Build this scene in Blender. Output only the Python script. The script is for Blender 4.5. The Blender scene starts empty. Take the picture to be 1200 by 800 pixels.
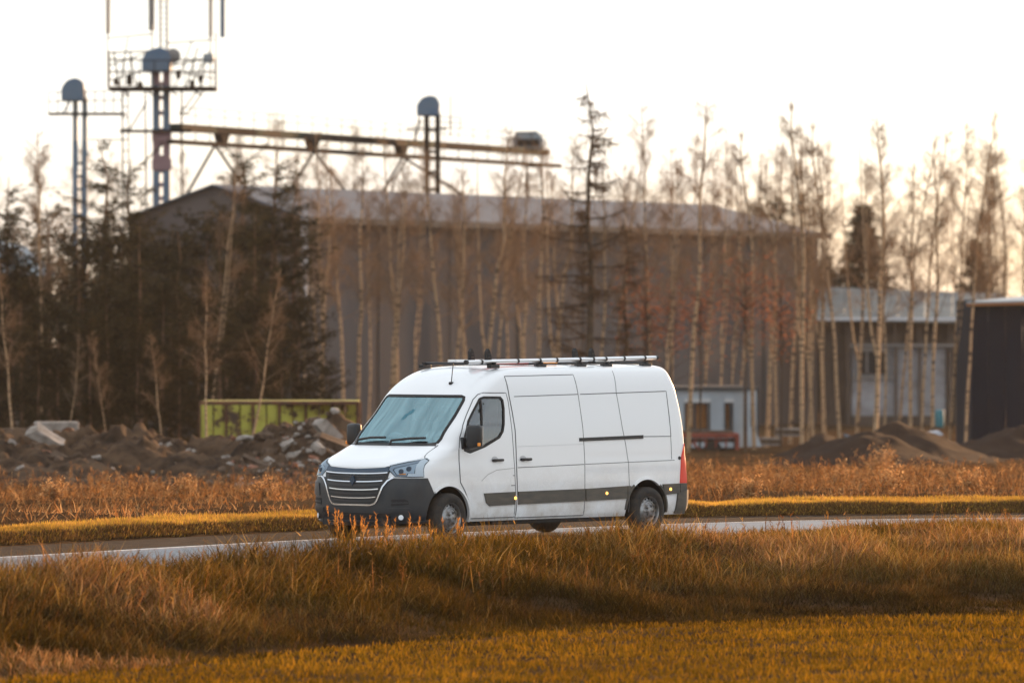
import bpy, bmesh, math, random
import numpy as np
from mathutils import Vector, Matrix
R = math.radians
rng = np.random.default_rng(7)
random.seed(7)
sc = bpy.context.scene
# ---------------------------------------------------------------- camera (210 mm telephoto beside the field)
cam_d = bpy.data.cameras.new('camera'); cam = bpy.data.objects.new('camera', cam_d)
sc.collection.objects.link(cam); sc.camera = cam
CAM_H = 3.04
cam.location = (0, 0, CAM_H)
cam.rotation_euler = (R(90 - 0.139), 0, 0)
cam_d.sensor_width = 36; cam_d.lens = 210
cam_d.clip_start = 1; cam_d.clip_end = 6000
cam_d.dof.use_dof = True; cam_d.dof.focus_distance = 85; cam_d.dof.aperture_fstop = 2.2
# ---------------------------------------------------------------- sky, sun, exposure
SUN_AZ, SUN_EL = R(30), R(8.5)        # azimuth clockwise from +Y (the view direction)
world = bpy.data.worlds.new('World'); sc.world = world; world.use_nodes = True
wn, wl = world.node_tree.nodes, world.node_tree.links
wn.clear()
w_out = wn.new('ShaderNodeOutputWorld'); w_bg = wn.new('ShaderNodeBackground')
sky = wn.new('ShaderNodeTexSky'); sky.sky_type = 'NISHITA'; sky.sun_disc = False
sky.sun_elevation = SUN_EL; sky.sun_rotation = SUN_AZ
sky.air_density = 1.0; sky.dust_density = 0.8; sky.ozone_density = 1.5
# thin high cloud veil: a pale layer with soft streaks, the same all round the horizon
w_tc = wn.new('ShaderNodeTexCoord'); w_map = wn.new('ShaderNodeMapping')
w_map.inputs['Scale'].default_value = (4, 4, 16)
w_no = wn.new('ShaderNodeTexNoise'); w_no.inputs['Scale'].default_value = 1.6; w_no.inputs['Detail'].default_value = 5
w_ramp = wn.new('ShaderNodeMapRange')
w_ramp.inputs['From Min'].default_value = .35; w_ramp.inputs['From Max'].default_value = .7
w_ramp.inputs['To Min'].default_value = .62; w_ramp.inputs['To Max'].default_value = .95
w_mix = wn.new('ShaderNodeMix'); w_mix.data_type = 'RGBA'
w_sep = wn.new('ShaderNodeSeparateXYZ'); wl.new(w_tc.outputs['Generated'], w_sep.inputs[0])
w_el = wn.new('ShaderNodeMapRange'); w_el.inputs['From Min'].default_value = .0; w_el.inputs['From Max'].default_value = .06; wl.new(w_sep.outputs['Z'], w_el.inputs['Value'])
w_col = wn.new('ShaderNodeMix'); w_col.data_type = 'RGBA'; wl.new(w_el.outputs['Result'], w_col.inputs['Factor'])
w_col.inputs['A'].default_value = (6.2, 5.4, 4.5, 1); w_col.inputs['B'].default_value = (5.5, 5.75, 6.0, 1)     # warm haze at the horizon, cool white cloud above, all the way round
w_n2 = wn.new('ShaderNodeTexNoise'); w_n2.inputs['Scale'].default_value = 2.2; w_n2.inputs['Detail'].default_value = 4; wl.new(w_map.outputs['Vector'], w_n2.inputs['Vector'])
w_b = wn.new('ShaderNodeMapRange'); w_b.inputs['From Min'].default_value = .3; w_b.inputs['From Max'].default_value = .7; w_b.inputs['To Min'].default_value = .78; w_b.inputs['To Max'].default_value = 1.2; wl.new(w_n2.outputs['Fac'], w_b.inputs['Value'])
w_sc = wn.new('ShaderNodeVectorMath'); w_sc.operation = 'SCALE'; wl.new(w_col.outputs['Result'], w_sc.inputs[0]); wl.new(w_b.outputs['Result'], w_sc.inputs['Scale'])
wl.new(w_sc.outputs['Vector'], w_mix.inputs['B'])
wl.new(w_tc.outputs['Generated'], w_map.inputs['Vector']); wl.new(w_map.outputs['Vector'], w_no.inputs['Vector'])
wl.new(w_no.outputs['Fac'], w_ramp.inputs['Value']); wl.new(w_ramp.outputs['Result'], w_mix.inputs['Factor'])
wl.new(sky.outputs['Color'], w_mix.inputs['A'])
wl.new(w_mix.outputs['Result'], w_bg.inputs['Color'])
w_bg.inputs['Strength'].default_value = 0.10
wl.new(w_bg.outputs['Background'], w_out.inputs['Surface'])
sun_d = bpy.data.lights.new('sun', 'SUN'); sun_d.energy = 4.4; sun_d.angle = R(0.5); sun_d.color = (1.0, .56, .26)
sun = bpy.data.objects.new('sun', sun_d); sc.collection.objects.link(sun)
sdir = Vector((math.sin(SUN_AZ) * math.cos(SUN_EL), math.cos(SUN_AZ) * math.cos(SUN_EL), math.sin(SUN_EL)))
sun.rotation_euler = sdir.to_track_quat('Z', 'Y').to_euler()
sc.view_settings.view_transform = 'Standard'; sc.view_settings.look = 'None'
sc.view_settings.exposure = 1.25; sc.view_settings.gamma = 1
sc.cycles.volume_bounces = 1; sc.cycles.max_bounces = 6; sc.cycles.transparent_max_bounces = 12
sc.cycles.use_denoising = True

# ---------------------------------------------------------------- helpers
def link(o): sc.collection.objects.link(o); return o
def tag(o, label=None, cat=None, group=None, kind=None):
    if label: o['label'] = label
    if cat: o['category'] = cat
    if group: o['group'] = group
    if kind: o['kind'] = kind
    return o
def empty(name, loc=(0, 0, 0), rz=0, parent=None):
    o = bpy.data.objects.new(name, None); o.location = loc; o.rotation_euler = (0, 0, rz)
    o.empty_display_size = .2
    if parent: o.parent = parent
    return link(o)
def mobj(name, me, mat=None, parent=None):
    o = bpy.data.objects.new(name, me)
    if mat is not None and len(me.materials) == 0:
        for m in (mat if isinstance(mat, (list, tuple)) else [mat]): me.materials.append(m)
    if parent: o.parent = parent
    return link(o)
def mesh_from(name, V, F, smooth=False):
    me = bpy.data.meshes.new(name); me.from_pydata([tuple(v) for v in V], [], F); me.update()
    if smooth: me.polygons.foreach_set('use_smooth', [True] * len(me.polygons))
    return me
def bm_obj(name, bm, mat, parent=None, smooth=None):
    me = bpy.data.meshes.new(name); bm.normal_update(); bm.to_mesh(me); bm.free()
    if smooth:
        me.polygons.foreach_set('use_smooth', [True] * len(me.polygons))
        me.set_sharp_from_angle(angle=R(smooth))
    return mobj(name, me, mat, parent)
def b_box(bm, c, s, rot=None, bevel=0, seg=2):
    r = bmesh.ops.create_cube(bm, size=1)
    vs = r['verts']
    bmesh.ops.scale(bm, vec=s, verts=vs)
    if bevel:
        es = list({e for v in vs for e in v.link_edges})
        rb = bmesh.ops.bevel(bm, geom=es, offset=bevel, segments=seg, affect='EDGES', profile=.5)
        vs = list({v for f in rb['faces'] for v in f.verts} | {v for v in vs if v.is_valid})
    if rot is not None: bmesh.ops.rotate(bm, cent=(0, 0, 0), matrix=rot, verts=vs)
    bmesh.ops.translate(bm, vec=c, verts=vs)
    return vs
def b_tube(bm, p, q, r0, r1=None, n=8, caps=True):
    p, q = Vector(p), Vector(q); d = q - p
    if d.length < 1e-6: return []
    r = bmesh.ops.create_cone(bm, cap_ends=caps, segments=n, radius1=r0, radius2=r0 if r1 is None else r1, depth=d.length)
    m = Matrix.Translation((p + q) / 2) @ d.to_track_quat('Z', 'Y').to_matrix().to_4x4()
    bmesh.ops.transform(bm, matrix=m, verts=r['verts'])
    return r['verts']
def b_prism(bm, pts, y0, y1, axis='y'):
    """polygon in (a,b) extruded along axis"""
    def P(a, b, t): return {'y': (a, t, b), 'x': (t, a, b), 'z': (a, b, t)}[axis]
    A = [bm.verts.new(P(a, b, y0)) for a, b in pts]; B = [bm.verts.new(P(a, b, y1)) for a, b in pts]
    n = len(pts); fs = [bm.faces.new(A), bm.faces.new(B[::-1])]
    for i in range(n): fs.append(bm.faces.new((A[i], B[i], B[(i + 1) % n], A[(i + 1) % n])))
    bmesh.ops.recalc_face_normals(bm, faces=bm.faces[:])
    return A + B
def lathe(bm, prof, n=40, axis='y', c=(0, 0, 0)):
    """prof = [(r, t)] swept round the axis"""
    rings = []
    for r, t in prof:
        ring = []
        for k in range(n):
            a = 2 * math.pi * k / n
            x, z = r * math.cos(a), r * math.sin(a)
            v = (x, t, z) if axis == 'y' else ((x, z, t) if axis == 'z' else (t, x, z))
            ring.append(bm.verts.new((v[0] + c[0], v[1] + c[1], v[2] + c[2])))
        rings.append(ring)
    for a, b in zip(rings, rings[1:]):
        for k in range(n):
            bm.faces.new((a[k], a[(k + 1) % n], b[(k + 1) % n], b[k]))
    return rings
def copy_tree(o, parent=None):
    c = o.copy(); link(c)
    if parent: c.parent = parent
    for ch in list(o.children): copy_tree(ch, c)
    return c
# ---------------------------------------------------------------- materials
def mat_new(name):
    m = bpy.data.materials.new(name); m.use_nodes = True
    nt = m.node_tree; nt.nodes.clear()
    out = nt.nodes.new('ShaderNodeOutputMaterial')
    return m, nt.nodes, nt.links, out
def coord(N, L, obj=True, scale=(1, 1, 1)):
    tc = N.new('ShaderNodeTexCoord'); mp = N.new('ShaderNodeMapping')
    mp.inputs['Scale'].default_value = scale
    L.new(tc.outputs['Object' if obj else 'Generated'], mp.inputs['Vector'])
    return mp.outputs['Vector']
def noise(N, L, vec, scale, detail=4, rough=.6):
    n = N.new('ShaderNodeTexNoise'); n.inputs['Scale'].default_value = scale
    n.inputs['Detail'].default_value = detail; n.inputs['Roughness'].default_value = rough
    L.new(vec, n.inputs['Vector']); return n.outputs['Fac']
def ramp(N, L, fac, stops):
    r = N.new('ShaderNodeValToRGB'); e = r.color_ramp.elements
    e[0].position, e[0].color = stops[0][0], (*stops[0][1], 1)
    e[1].position, e[1].color = stops[-1][0], (*stops[-1][1], 1)
    for p, c in stops[1:-1]:
        k = e.new(p); k.color = (*c, 1)
    L.new(fac, r.inputs['Fac']); return r.outputs['Color']
def pbr(name, col, rough=.6, metal=0, c2=None, scale=3, vscale=(1, 1, 1), bump=0, bscale=None, coat=0, spec=.5, detail=5, lo=.35, hi=.65, mid=None):
    m, N, L, out = mat_new(name)
    b = N.new('ShaderNodeBsdfPrincipled')
    b.inputs['Base Color'].default_value = (*col, 1); b.inputs['Roughness'].default_value = rough
    b.inputs['Metallic'].default_value = metal; b.inputs['Coat Weight'].default_value = coat
    b.inputs['Specular IOR Level'].default_value = spec
    b.inputs['Coat Roughness'].default_value = .04
    if c2 is not None or bump:
        v = coord(N, L, True, vscale)
        f = noise(N, L, v, scale, detail)
        if c2 is not None:
            st = [(lo, col), (hi, c2)] if mid is None else [(lo, col), ((lo + hi) / 2, mid), (hi, c2)]
            L.new(ramp(N, L, f, st), b.inputs['Base Color'])
        if bump:
            bp = N.new('ShaderNodeBump'); bp.inputs['Strength'].default_value = min(1, bump); bp.inputs['Distance'].default_value = .02 * max(1, bump)
            L.new(noise(N, L, v, bscale or scale * 3, 5), bp.inputs['Height']); L.new(bp.outputs['Normal'], b.inputs['Normal'])
    L.new(b.outputs['BSDF'], out.inputs['Surface'])
    return m
def leafy(name, trans=.45, rough=.7, use_attr=True, col=(.2, .12, .04), spec=True):
    """plant blades: colour from the per-blade attribute, light passes through"""
    m, N, L, out = mat_new(name)
    d = N.new('ShaderNodeBsdfDiffuse'); t = N.new('ShaderNodeBsdfTranslucent'); mx = N.new('ShaderNodeMixShader')
    mx.inputs['Fac'].default_value = trans
    if use_attr:
        a = N.new('ShaderNodeAttribute'); a.attribute_name = 'tint'; c = a.outputs['Color']
        L.new(c, d.inputs['Color']); L.new(c, t.inputs['Color'])
    else:
        d.inputs['Color'].default_value = (*col, 1); t.inputs['Color'].default_value = (*col, 1)
    L.new(d.outputs[0], mx.inputs[1]); L.new(t.outputs[0], mx.inputs[2]); L.new(mx.outputs[0], out.inputs['Surface'])
    return m
import math
# ---------------------------------------------------------------- van body shape (x rearwards from the front axle, -y = side seen, z up)
#          z     f      Lf    nf    w     r     Lr
VT = np.array([
 (.29, -.80, .46, 2.4, .955, 5.34, .14), (.36, -.845, .46, 2.45, .985, 5.37, .14), (.50, -.87, .46, 2.5, 1.0, 5.38, .14),
 (.75, -.865, .46, 2.55, 1.004, 5.375, .14), (.92, -.84, .48, 2.6, 1.0, 5.35, .13), (1.04, -.81, .52, 2.65, .998, 5.34, .12),
 (1.10, -.77, .56, 2.7, .995, 5.335, .12), (1.16, -.68, .62, 2.75, .992, 5.33, .12), (1.24, -.48, .62, 2.8, .990, 5.33, .12),
 (1.315, -.30, .62, 2.9, .987, 5.325, .12), (1.385, -.125, .56, 2.9, .984, 5.32, .12), (1.55, .035, .52, 2.9, .975, 5.305, .12),
 (1.80, .28, .50, 2.6, .952, 5.27, .12), (2.05, .52, .45, 2.6, .925, 5.22, .13), (2.15, .62, .46, 2.5, .91, 5.20, .14),
 (2.25, .735, .5, 2.4, .887, 5.17, .15), (2.34, .87, .55, 2.3, .855, 5.15, .16), (2.41, 1.03, .6, 2.2, .81, 5.13, .17),
 (2.455, 1.22, .65, 2.1, .74, 5.09, .18), (2.48, 1.5, .7, 2.0, .60, 5.02, .2), (2.492, 1.9, .7, 2.0, .38, 4.9, .25), (2.495, 2.3, .5, 2.0, .15, 4.5, .15)])
def pchip(xs, ys, x):
    xs = np.asarray(xs, float); ys = np.asarray(ys, float); x = np.atleast_1d(np.asarray(x, float))
    h = np.diff(xs); d = np.diff(ys) / h; m = np.zeros(len(xs)); m[0], m[-1] = d[0], d[-1]
    for i in range(1, len(xs) - 1):
        if d[i - 1] * d[i] > 0:
            w1, w2 = 2 * h[i] + h[i - 1], h[i] + 2 * h[i - 1]; m[i] = (w1 + w2) / (w1 / d[i - 1] + w2 / d[i])
    i = np.clip(np.searchsorted(xs, x) - 1, 0, len(h) - 1); t = (x - xs[i]) / h[i]
    t = np.clip(t, 0, 1)
    return (ys[i] * (1 + 2 * t) * (1 - t) ** 2 + m[i] * h[i] * t * (1 - t) ** 2 + ys[i + 1] * t * t * (3 - 2 * t) + m[i + 1] * h[i] * t * t * (t - 1))
_T = np.arange(len(VT)); _TT = np.linspace(0, len(VT) - 1, 420)
_TB = np.array([pchip(_T, VT[:, k], _TT) for k in range(7)])      # dense table
def vrow(z): return [float(np.interp(z, _TB[0], _TB[k])) for k in range(1, 7)]
def side_y(x, z):
    f, Lf, nf, w, r, Lr = vrow(z)
    def g(s, n):
        if s >= 1: return 1.0
        if s <= 0: return 0.02
        return (1 - (1 - s) ** n) ** (1 / n)
    return -w * g((x - f) / Lf, nf) * g((r - x) / Lr, 2.4)
def front_x(y, z):
    f, Lf, nf, w, r, Lr = vrow(z)
    s = min(abs(y) / w, .9995)
    return f + Lf * (1 - (1 - s ** nf) ** (1 / nf))
def ring_xy(u, z):
    """u: signed ring coordinate; |u|<=1 turns the front corner, beyond it runs straight back in metres; u<0 is the side seen"""
    f, Lf, nf, w, r, Lr = vrow(z)
    a = abs(u); sg = -1 if u < 0 else 1
    if a <= 1:
        th = a * math.pi / 2
        x = f + Lf * (1 - max(math.cos(th), 0) ** (2 / nf)); y = w * max(math.sin(th), 0) ** (2 / nf)
    else:
        x = f + Lf + (a - 1); y = w
    return x, sg * y
# ================================================================ VAN
M = {}
def paint_mat():
    m, N, L, out = mat_new('white_van_paint')
    b = N.new('ShaderNodeBsdfPrincipled'); v = coord(N, L)
    sx = N.new('ShaderNodeSeparateXYZ'); L.new(v, sx.inputs[0])
    # road film: rises from the sill, broken up by noise (dirt with a shape of its own)
    mr = N.new('ShaderNodeMapRange'); mr.inputs['From Min'].default_value = 1.15; mr.inputs['From Max'].default_value = .25
    L.new(sx.outputs['Z'], mr.inputs['Value'])
    n = noise(N, L, v, 2.2, 8, .65); mm = N.new('ShaderNodeMath'); mm.operation = 'MULTIPLY'
    n2 = N.new('ShaderNodeMapRange'); n2.inputs['From Min'].default_value = .35; n2.inputs['From Max'].default_value = .75; L.new(n, n2.inputs['Value'])
    L.new(mr.outputs[0], mm.inputs[0]); L.new(n2.outputs[0], mm.inputs[1])
    mx = N.new('ShaderNodeMix'); mx.data_type = 'RGBA'; L.new(mm.outputs[0], mx.inputs['Factor'])
    mx.inputs['A'].default_value = (.84, .85, .86, 1); mx.inputs['B'].default_value = (.40, .33, .25, 1)
    L.new(mx.outputs['Result'], b.inputs['Base Color'])
    rr = N.new('ShaderNodeMapRange'); rr.inputs['To Min'].default_value = .22; rr.inputs['To Max'].default_value = .6; L.new(mm.outputs[0], rr.inputs['Value'])
    L.new(rr.outputs[0], b.inputs['Roughness']); b.inputs['Coat Weight'].default_value = .6; b.inputs['Coat Roughness'].default_value = .05
    bp = N.new('ShaderNodeBump'); bp.inputs['Strength'].default_value = .12; bp.inputs['Distance'].default_value = .02
    L.new(noise(N, L, v, 1.3, 2), bp.inputs['Height']); L.new(bp.outputs[0], b.inputs['Normal'])
    L.new(b.outputs[0], out.inputs['Surface']); return m
def glass_mat(name, tint, refl, rough=.0):
    m, N, L, out = mat_new(name)
    t = N.new('ShaderNodeBsdfTransparent'); t.inputs[0].default_value = (*tint, 1)
    g = N.new('ShaderNodeBsdfGlossy'); g.inputs['Roughness'].default_value = rough; g.inputs['Color'].default_value = (.60, .92, 1.0, 1) if 'wind' in name and 'screen' in name else (.9, .95, 1, 1)
    fr = N.new('ShaderNodeFresnel'); fr.inputs['IOR'].default_value = refl
    ge = N.new('ShaderNodeNewGeometry'); inv = N.new('ShaderNodeMath'); inv.operation = 'SUBTRACT'; inv.inputs[0].default_value = 1; L.new(ge.outputs['Backfacing'], inv.inputs[1])
    mu = N.new('ShaderNodeMath'); mu.operation = 'MULTIPLY'; L.new(fr.outputs[0], mu.inputs[0]); L.new(inv.outputs[0], mu.inputs[1])
    mx = N.new('ShaderNodeMixShader'); L.new(mu.outputs[0], mx.inputs[0]); L.new(t.outputs[0], mx.inputs[1]); L.new(g.outputs[0], mx.inputs[2])
    L.new(mx.outputs[0], out.inputs['Surface']); return m
M['paint'] = paint_mat()
M['black'] = pbr('black_plastic', (.007, .008, .010), .45)
M['seal'] = pbr('rubber_seal', (.010, .010, .011), .7)
M['seam'] = pbr('panel_gap', (.10, .105, .11), .8)
M['bumper'] = pbr('dark_grey_bumper_plastic', (.015, .019, .024), .45, c2=(.028, .030, .032), scale=4, bump=.15, bscale=60)
M['mould'] = pbr('dusty_grey_side_moulding', (.055, .052, .046), .6, c2=(.10, .085, .065), scale=3, vscale=(1, 1, 4))
M['chrome'] = pbr('chrome', (.58, .60, .63), .18, 1)
M['satin'] = pbr('satin_silver_trim', (.32, .36, .41), .35, .4)
M['alu'] = pbr('aluminium_tube', (.74, .75, .76), .3, .85)
M['steel'] = pbr('grey_steel_wheel', (.32, .33, .34), .38, .85, c2=(.20, .17, .14), scale=9)
M['tyre'] = pbr('dusty_tyre_rubber', (.013, .012, .012), .85, c2=(.038, .030, .022), scale=14)
M['inner'] = pbr('cab_lining', (.10, .105, .11), .85)
M['seat'] = pbr('seat_cloth', (.06, .068, .075), .9)
M['dash'] = pbr('dashboard_plastic', (.16, .175, .18), .6)
M['screen'] = glass_mat('windscreen_glass', (.78, .93, .97), 3.8)
M['glass'] = glass_mat('side_glass', (.45, .48, .44), 2.3)
M['lens'] = glass_mat('headlamp_lens', (.85, .88, .9), 1.35)
M['reflector'] = pbr('lamp_reflector', (.42, .47, .52), .3, .7)
M['lampwhite'] = pbr('lamp_white_trim', (.85, .86, .88), .25)
M['bluegrey'] = pbr('gloss_slate_trim', (.04, .065, .10), .2, .2)
M['red'] = pbr('red_lamp_plastic', (.75, .045, .02), .3)
M['amber'] = pbr('amber_lens', (.9, .30, .03), .3)
def lit(name, col, st):
    m, N, L, out = mat_new(name); e = N.new('ShaderNodeEmission'); e.inputs[0].default_value = (*col, 1); e.inputs[1].default_value = st
    L.new(e.outputs[0], out.inputs['Surface']); return m
M['marker'] = lit('lit_amber_marker', (1.0, .50, .10), 1.6)
M['board'] = pbr('bare_ply_bulkhead', (.20, .15, .10), .8)
M['redpaint'] = pbr('red_paint', (.62, .05, .035), .5)
M['orange'] = pbr('orange_paint', (.7, .28, .05), .5)

van = empty('panel_van', (-1.663, 84.75, 0.0), R(48.5))
tag(van, 'white high-roof panel van with dark grey front bumper driving on the road', 'van')
def SM(x, z): return Vector((x, side_y(x, z), z))
def SMf(x, z): return Vector((x, -side_y(x, z), z))
def RM(u, z):
    x, y = ring_xy(u, z); return Vector((x, y, z))
def patch(name, poly, mp, mat, off=.004, thick=.012, step=.08, parent=van, outward=None, smooth=30, holes=None):
    """closed slab lying on the body surface: polygon in the 2D space of mp"""
    bm = bmesh.new()
    vs = [bm.verts.new((a, b, 0)) for a, b in poly]; bm.faces.new(vs)
    A = np.array(poly)
    for ax in (0, 1):
        lo, hi = A[:, ax].min(), A[:, ax].max(); k = math.ceil(lo / step) * step
        while k < hi - 1e-4:
            if k > lo + 1e-4:
                co = [0, 0, 0]; co[ax] = k; no = [0, 0, 0]; no[ax] = 1
                bmesh.ops.bisect_plane(bm, geom=bm.verts[:] + bm.edges[:] + bm.faces[:], dist=1e-5, plane_co=co, plane_no=no)
            k += step
    bmesh.ops.triangulate(bm, faces=[f for f in bm.faces if len(f.verts) > 4])
    e = 1e-3; nrm = {}
    for v in bm.verts:
        a, b = v.co.x, v.co.y; p = mp(a, b)
        n = (mp(a + e, b) - mp(a - e, b)).cross(mp(a, b + e) - mp(a, b - e))
        if n.length < 1e-12: n = Vector((-1, 0, 0))
        n.normalize()
        c = Vector((2.2, 0, 1.2))
        if n.dot(p - Vector((max(.2, min(p.x, 4.5)), 0, max(.9, min(p.z, 1.8))))) < 0: n = -n
        nrm[v] = (p, n)
    top = {v: v for v in bm.verts}
    verts0 = list(bm.verts); faces0 = list(bm.faces); be = [ed for ed in bm.edges if len(ed.link_faces) == 1]
    low = {}
    for v in verts0:
        p, n = nrm[v]; low[v] = bm.verts.new(p + n * (off - thick))
    for f in faces0: bm.faces.new([low[v] for v in f.verts][::-1])
    for ed in be:
        a, b = ed.verts; bm.faces.new((a, b, low[b], low[a]))
    for v in verts0: p, n = nrm[v]; v.co = p + n * off
    bmesh.ops.recalc_face_normals(bm, faces=bm.faces[:])
    return bm_obj(name, bm, mat, parent, smooth)
def ribbon(bm, pts, mp, w=.012, off=.006, step=.05):
    P = [Vector((*p, 0)) for p in pts]; Q = []
    for a, b in zip(P, P[1:]):
        n = max(1, int((b - a).length / step))
        Q += [a.lerp(b, i / n) for i in range(n)]
    Q.append(P[-1]); C = [mp(q.x, q.y) for q in Q]; prev = None
    for i, c in enumerate(C):
        t = (C[min(i + 1, len(C) - 1)] - C[max(i - 1, 0)])
        if t.length < 1e-9: continue
        t.normalize(); q = Q[i]; e = 1e-3
        n = (mp(q.x + e, q.y) - mp(q.x - e, q.y)).cross(mp(q.x, q.y + e) - mp(q.x, q.y - e)); n.normalize()
        if n.dot(c - Vector((max(.2, min(c.x, 4.5)), 0, max(.9, min(c.z, 1.8))))) < 0: n = -n
        s = t.cross(n)
        a = bm.verts.new(c + s * w / 2 + n * off); b = bm.verts.new(c - s * w / 2 + n * off)
        d = bm.verts.new(c - s * w / 2 - n * .01); g = bm.verts.new(c + s * w / 2 - n * .01)
        if prev:
            bm.faces.new((prev[0], a, b, prev[1])); bm.faces.new((prev[1], b, d, prev[2])); bm.faces.new((prev[3], g, a, prev[0]))
        prev = (a, b, d, g)
def strip(name, polys, mp, mat, w=.012, off=.006, parent=van):
    bm = bmesh.new()
    for p in polys: ribbon(bm, p, mp, w, off)
    return bm_obj(name, bm, mat, parent)
def boolean(o, cutters, mode='DIFFERENCE'):
    for c in cutters:
        md = o.modifiers.new('b', 'BOOLEAN'); md.object = c; md.operation = mode; md.solver = 'EXACT'; md.material_mode = 'TRANSFER'
    dg = bpy.context.evaluated_depsgraph_get(); dg.update()
    me = bpy.data.meshes.new_from_object(o.evaluated_get(dg)); o.modifiers.clear(); o.data = me
    me.polygons.foreach_set('use_smooth', [True] * len(me.polygons)); me.set_sharp_from_angle(angle=R(32))
def kill(*os):
    for o in os: bpy.data.objects.remove(o, do_unlink=True)
# --- main shell: level rings
def shell_mesh():
    zs = _TB[0]; lev = []
    seg = np.concatenate([np.linspace(0, 10, 61)[:-1], np.linspace(10, 13, 16)[:-1], np.linspace(13, len(VT) - 1, 45)])
    tab = np.array([pchip(_T, VT[:, k], seg) for k in range(7)]).T
    th = np.linspace(0, math.pi / 2, 34); ths = np.linspace(0, math.pi / 2, 9)[::-1]
    V, F = [], []
    for z, f, Lf, nf, w, r, Lr in tab:
        half = [(f + Lf * (1 - max(math.cos(t), 0) ** (2 / nf)), w * max(math.sin(t), 0) ** (2 / nf)) for t in th]
        x0, x1 = f + Lf, r - Lr
        half += [(x0 + (x1 - x0) * k / 60, w) for k in range(1, 60)]
        half += [(r - Lr * (1 - max(math.cos(t), 0) ** (2 / 2.4)), w * max(math.sin(t), 0) ** (2 / 2.4)) for t in ths]
        ring = [(x, -y) for x, y in half] + [(x, y) for x, y in half[-2:0:-1]]
        lev.append(ring)
        V += [(x, y, z) for x, y in ring]
    n = len(lev[0])
    for k in range(len(lev) - 1):
        for i in range(n):
            j = (i + 1) % n; F.append((k * n + i, k * n + j, (k + 1) * n + j, (k + 1) * n + i))
    F.append(tuple(range(n))[::-1]); F.append(tuple((len(lev) - 1) * n + i for i in range(n)))
    me = mesh_from('body', V, F); bm = bmesh.new(); bm.from_mesh(me)
    bmesh.ops.remove_doubles(bm, verts=bm.verts[:], dist=1e-5)
    bmesh.ops.recalc_face_normals(bm, faces=bm.faces[:]); bm.to_mesh(me); bm.free(); return me
body = mobj('body', shell_mesh(), [M['paint']], van)
ARCHR = .452
def temp(bm, mat): return bm_obj('tmp', bm, mat, van)
cut = []
for ax_x, zc in ((0.02, .352), (4.345, .365)):
    for s in (-1, 1):
        bm = bmesh.new(); pts = [(ax_x + ARCHR * math.cos(R(a)), zc + ARCHR * math.sin(R(a))) for a in range(-12, 193, 4)]
        b_prism(bm, pts + [(ax_x - ARCHR * .97, .1), (ax_x + ARCHR * .97, .1)], s * .60, s * 1.2); cut.append(temp(bm, M['seal']))
bm = bmesh.new(); b_prism(bm, [(.24, .75), (1.30, .75), (1.30, 2.14), (.86, 2.14), (.64, 1.95), (.16, 1.45), (.16, 1.15), (.24, 1.1)], -.84, .84); cut.append(temp(bm, M['inner']))
WSP = [(-.785, 1.40), (-.70, 1.388), (.70, 1.388), (.785, 1.40), (.80, 1.46), (.765, 2.0), (.745, 2.045), (.70, 2.06), (-.70, 2.06), (-.745, 2.045), (-.765, 2.0), (-.80, 1.46)]
bm = bmesh.new(); b_prism(bm, [(a, b) for a, b in WSP], -.5, .95, 'x'); ws_cut = temp(bm, M['seal']); cut.append(ws_cut)
WIN = [(.79, 2.02), (.865, 2.04), (1.205, 2.035), (1.25, 1.995), (1.262, 1.88), (1.24, 1.66), (1.205, 1.555), (1.13, 1.475), (.812, 1.352), (.49, 1.27), (.375, 1.30), (.40, 1.50), (.51, 1.70)]
bm = bmesh.new(); b_prism(bm, WIN, -1.2, -.7); win_cut = temp(bm, M['seal']); cut.append(win_cut)
boolean(body, cut)
# --- bumper split off the shell
def split_bumper():
    bm = bmesh.new(); bm.from_mesh(body.data)
    ge = lambda: bm.verts[:] + bm.edges[:] + bm.faces[:]
    bmesh.ops.bisect_plane(bm, geom=ge(), dist=1e-5, plane_co=(0, 0, .922), plane_no=(0, 0, 1))
    nrm = Vector((1, 0, .60)).normalized(); co = Vector((-.335, 0, .80))
    bmesh.ops.bisect_plane(bm, geom=ge(), dist=1e-5, plane_co=co, plane_no=nrm)
    sel = [f for f in bm.faces if f.calc_center_median().z < .922 and (f.calc_center_median() - co).dot(nrm) < 0]
    b2 = bmesh.new(); vm = {}
    for f in sel:
        for v in f.verts:
            if v not in vm: vm[v] = b2.verts.new(v.co + v.normal * .007)
        nf = b2.faces.new([vm[v] for v in f.verts]); nf.material_index = f.material_index; nf.smooth = True
    bmesh.ops.delete(bm, geom=sel, context='FACES')
    be = [e for e in b2.edges if len(e.link_faces) == 1]
    ex = bmesh.ops.extrude_edge_only(b2, edges=be)
    for v in [g for g in ex['geom'] if isinstance(g, bmesh.types.BMVert)]:
        c = Vector((0, 0, .6)); v.co = v.co.lerp(c, .03)
    me = bpy.data.meshes.new('front_bumper'); b2.to_mesh(me); b2.free()
    o = mobj('front_bumper', me, [M['bumper'], M['seal'], M['inner']], van); me.set_sharp_from_angle(angle=R(32))
    bm.to_mesh(body.data); bm.free(); return o
bumper = split_bumper()
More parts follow.
